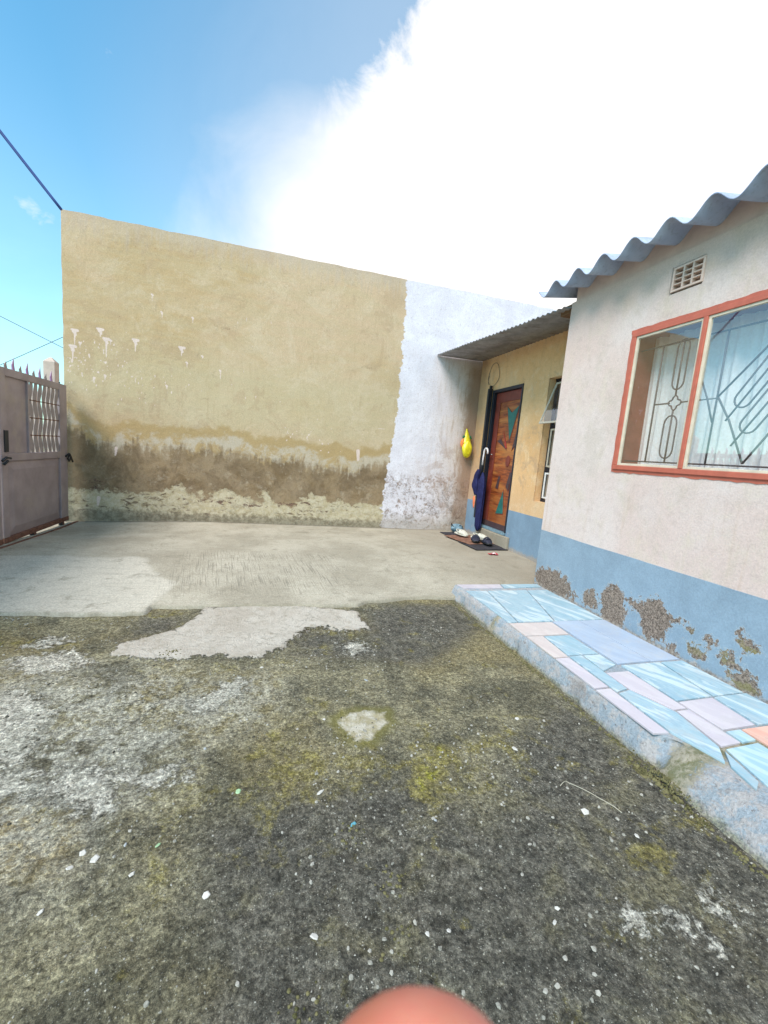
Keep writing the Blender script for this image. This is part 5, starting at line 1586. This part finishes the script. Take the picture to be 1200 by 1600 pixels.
for b, mt in zip(mbs, ('grit_white', 'grit_grey', 'grit_dark')):
    tag(b.build('gravel', M[mt], None), {'grit_white': 'fine white grit strewn over the dark yard', 'grit_grey': 'fine grey grit strewn over the dark yard', 'grit_dark': 'fine dark grit strewn over the dark yard'}[mt], 'gravel', kind='stuff')

# moss cushions along the step foot and in the yard
m, q = newmat('moss')
n = q.noise(40, 5, .7); n2 = q.noise(260, 3, .7)
c = q.mix(q.ss(n, .35, .65), (.07, .068, .03), (.20, .18, .09))
c = q.mix(q.m('MULTIPLY', q.ss(n2, .5, .7), .4), c, (.26, .24, .10))
q.bsdf(c, 1.0, q.bump(n2, .8, .004), .1)
M['moss'] = m
b = MB(); rc = random.Random(44)


def dome(cx, cy, cz, r, h):
    n = 7; a0 = rc.uniform(0, 6)
    b.rings([[(cx + r * s * (1 + .2 * math.sin(3 * (a + a0))) * math.cos(a), cy + r * s * math.sin(a), cz + hh_ * h) for a in [2 * PI * k / n for k in range(n)]] for s, hh_ in ((1, -.3), (.85, .35), (.45, .85), (.12, 1))])


for i in range(520):
    y_ = rc.uniform(.7, 3.5); xb_ = float(np.interp(y_, ys, xb)) if False else 1.715
    x_ = xb_ + .0 - abs(rc.gauss(0, .014)) - .012 - (.03 if y_ < 1.4 else 0)
    k = 1.6 if 1.1 < y_ < 1.4 else 1
    dome(x_, y_, gz(x_, y_), rc.uniform(.003, .008) * k, rc.uniform(.003, .007) * k)
for i in range(520):
    y_ = rc.gauss(1.24, .06); x_ = 1.665 + rc.uniform(-.04, .025)
    dome(x_, y_, -.12 + max(0, (x_ - 1.655)) * 1.0 + .002, rc.uniform(.002, .0055), rc.uniform(.0015, .005))
for (cx, cy_, n_) in ((.02, 1.52, 26), (.33, 1.24, 20), (.42, 1.05, 26), (.9, 1.47, 14), (.37, 1.72, 26), (.15, .80, 22), (.4, .9, 14), (-.5, 2.62, 26)):
    for i in range(n_):
        x_, y_ = rc.gauss(cx, .025), rc.gauss(cy_, .025)
        dome(x_, y_, gz(x_, y_), rc.uniform(.003, .007), rc.uniform(.002, .0045))
tag(b.build('moss', M['moss'], None, True), 'olive green moss in cushions along the step foot and on the yard', 'moss', kind='stuff')

# ------------------------------------------------------------------ hand whose fingertip shows at the lower picture edge
def cw(x, y, z):        # metres right, up and forward of the lens -> world
    return Vector((0, 0, CAM_H)) + R2 * x + U2 * y + Fw * z


def skin_chain(chains, sub=2):
    me = bpy.data.meshes.new('h'); vs, es, rs_ = [], [], []
    for ch in chains:
        base = len(vs)
        for i, (p, r) in enumerate(ch):
            vs.append(tuple(p)); rs_.append(r)
            if i: es.append((base + i - 1, base + i))
    me.from_pydata(vs, es, [])
    o = bpy.data.objects.new('h', me); COL.objects.link(o)
    md = o.modifiers.new('s', 'SKIN')
    for i, v in enumerate(me.skin_vertices[0].data):
        v.radius = (rs_[i], rs_[i]); v.use_root = (i == 0)
    sb = o.modifiers.new('ss', 'SUBSURF'); sb.levels = sub
    bpy.context.view_layer.update()
    ev = o.evaluated_get(bpy.context.evaluated_depsgraph_get())
    m2 = ev.to_mesh()
    res = ([tuple(v.co) for v in m2.vertices], [tuple(p.vertices) for p in m2.polygons])
    ev.to_mesh_clear()
    bpy.data.objects.remove(o); bpy.data.meshes.remove(me)
    return res


# index finger: explicit smooth body, tip pointing up in front of the lens edge
TIPC = (.0030, -.0478, .034)
ax_ = Vector((-.10, -.86, -.42)).normalized()      # direction from tip to knuckle in camera frame
hb = MB()


def finger(tip, dirs, lens, r0, bends=None, seg=18):
    """capsule-like finger made of smooth rings following a bent axis, returns base point"""
    pts = []; p = Vector(tip); total = 0
    stations = []
    for d, L in zip(dirs, lens):
        d = Vector(d).normalized()
        n = max(3, int(L / .004))
        for i in range(n):
            stations.append((p + d * L * i / n, d))
        p = p + d * L
    stations.append((p, Vector(dirs[-1]).normalized()))
    # smooth directions
    rings = []
    T = sum(lens); acc = 0; prev = None; lastp = None
    P_ = [s_[0] for s_ in stations]
    for _ in range(3):
        P_ = [P_[0]] + [(P_[i - 1] + P_[i] * 2 + P_[i + 1]) / 4 for i in range(1, len(P_) - 1)] + [P_[-1]]
    # rounded tip
    d0 = (P_[1] - P_[0]).normalized()
    u = d0.cross(Vector((0, 0, 1)) if abs(d0.z) < .8 else Vector((1, 0, 0))).normalized()
    def ring(c, t, r):
        nonlocal u
        u = (u - t * u.dot(t)).normalized(); v = t.cross(u)
        return [tuple(cw(*(c + (u * math.cos(a) + v * math.sin(a)) * r))) for a in [2 * PI * k / seg for k in range(seg)]]
    for i in range(7):
        a = PI / 2 * (1 - i / 7)
        rings.append(ring(P_[0] + d0 * r0 * (1 - math.sin(a)) - d0 * 0, d0, r0 * max(.06, math.cos(a)) * .97))
    acc = 0
    for i in range(1, len(P_)):
        acc += (P_[i] - P_[i - 1]).length
        if acc < r0: continue
        t = (P_[min(i + 1, len(P_) - 1)] - P_[i - 1]).normalized()
        k = 1 + .16 * acc / T + .05 * math.exp(-((acc - lens[0]) / .006) ** 2)
        rings.append(ring(P_[i], t, r0 * k))
    return rings, P_[-1]


tipv = Vector(TIPC) - ax_ * .0
tip_top = Vector(TIPC) + Vector((0, .0088, .0))
fing = []
r1, base1 = finger(Vector((.0035, -.0405, .0340)), [(-.05, -.93, -.25), (-.05, -.80, -.60), (0, -.62, -.78)], [.026, .026, .042], .0114)
hb.rings(r1)
others = [((.024, -.075, .016), [(-.1, .35, .9), (.0, -.45, .55), (0, -.35, -.93)], [.02, .026, .045], .0086),
          ((.043, -.085, .010), [(-.1, .30, .9), (.0, -.50, .55), (0, -.25, -.93)], [.019, .026, .042], .0083),
          ((.060, -.096, .004), [(-.1, .25, .9), (.0, -.50, .45), (0, -.15, -.93)], [.016, .02, .036], .0072)]
bases = [base1]
for tp_, dr_, ln_, rd_ in others:
    tp_ = Vector(tp_); 
    rr_, bs = finger(tp_, dr_, ln_, rd_); hb.rings(rr_); bases.append(bs)
# thumb
rr_, tb = finger(Vector((-.040, -.075, -.020)), [(.30, -.55, -.45), (.55, -.65, -.40)], [.03, .045], .0100)
hb.rings(rr_)
# palm + wrist as a skinned block rooted under the knuckles
pc = (bases[0] + bases[3]) / 2 + Vector((-.01, -.045, -.02))
chains = [[(pc, .030), (pc + Vector((0, -.035, -.012)), .030), (pc + Vector((.0, -.075, -.02)), .027), (pc + Vector((.0, -.15, -.03)), .030), (pc + Vector((.0, -.24, -.04)), .036)]]
for i, bs in enumerate(bases):
    chains.append([(bs + Vector((0, .002, 0)), .0098), (bs.lerp(pc, .5), .014), (pc, .02)])
chains.append([(tb, .0115), (tb.lerp(pc, .5), .016), (pc, .02)])
for chn in chains:
    vv_, ff_ = skin_chain([chn], 2)
    hb.add([tuple(cw(*Vector(v))) for v in vv_], ff_)
me = bpy.data.meshes.new('hand')
o0 = cw(*pc)
me.from_pydata([tuple(Vector(v) - o0) for v in hb.v], [], hb.f); me.update()
ho = finish('hand', me, M['skin'], None, True, 0, o0)
tag(ho, 'out of focus pink fingertip of the photographer\'s hand poking up at the bottom edge', 'hand')
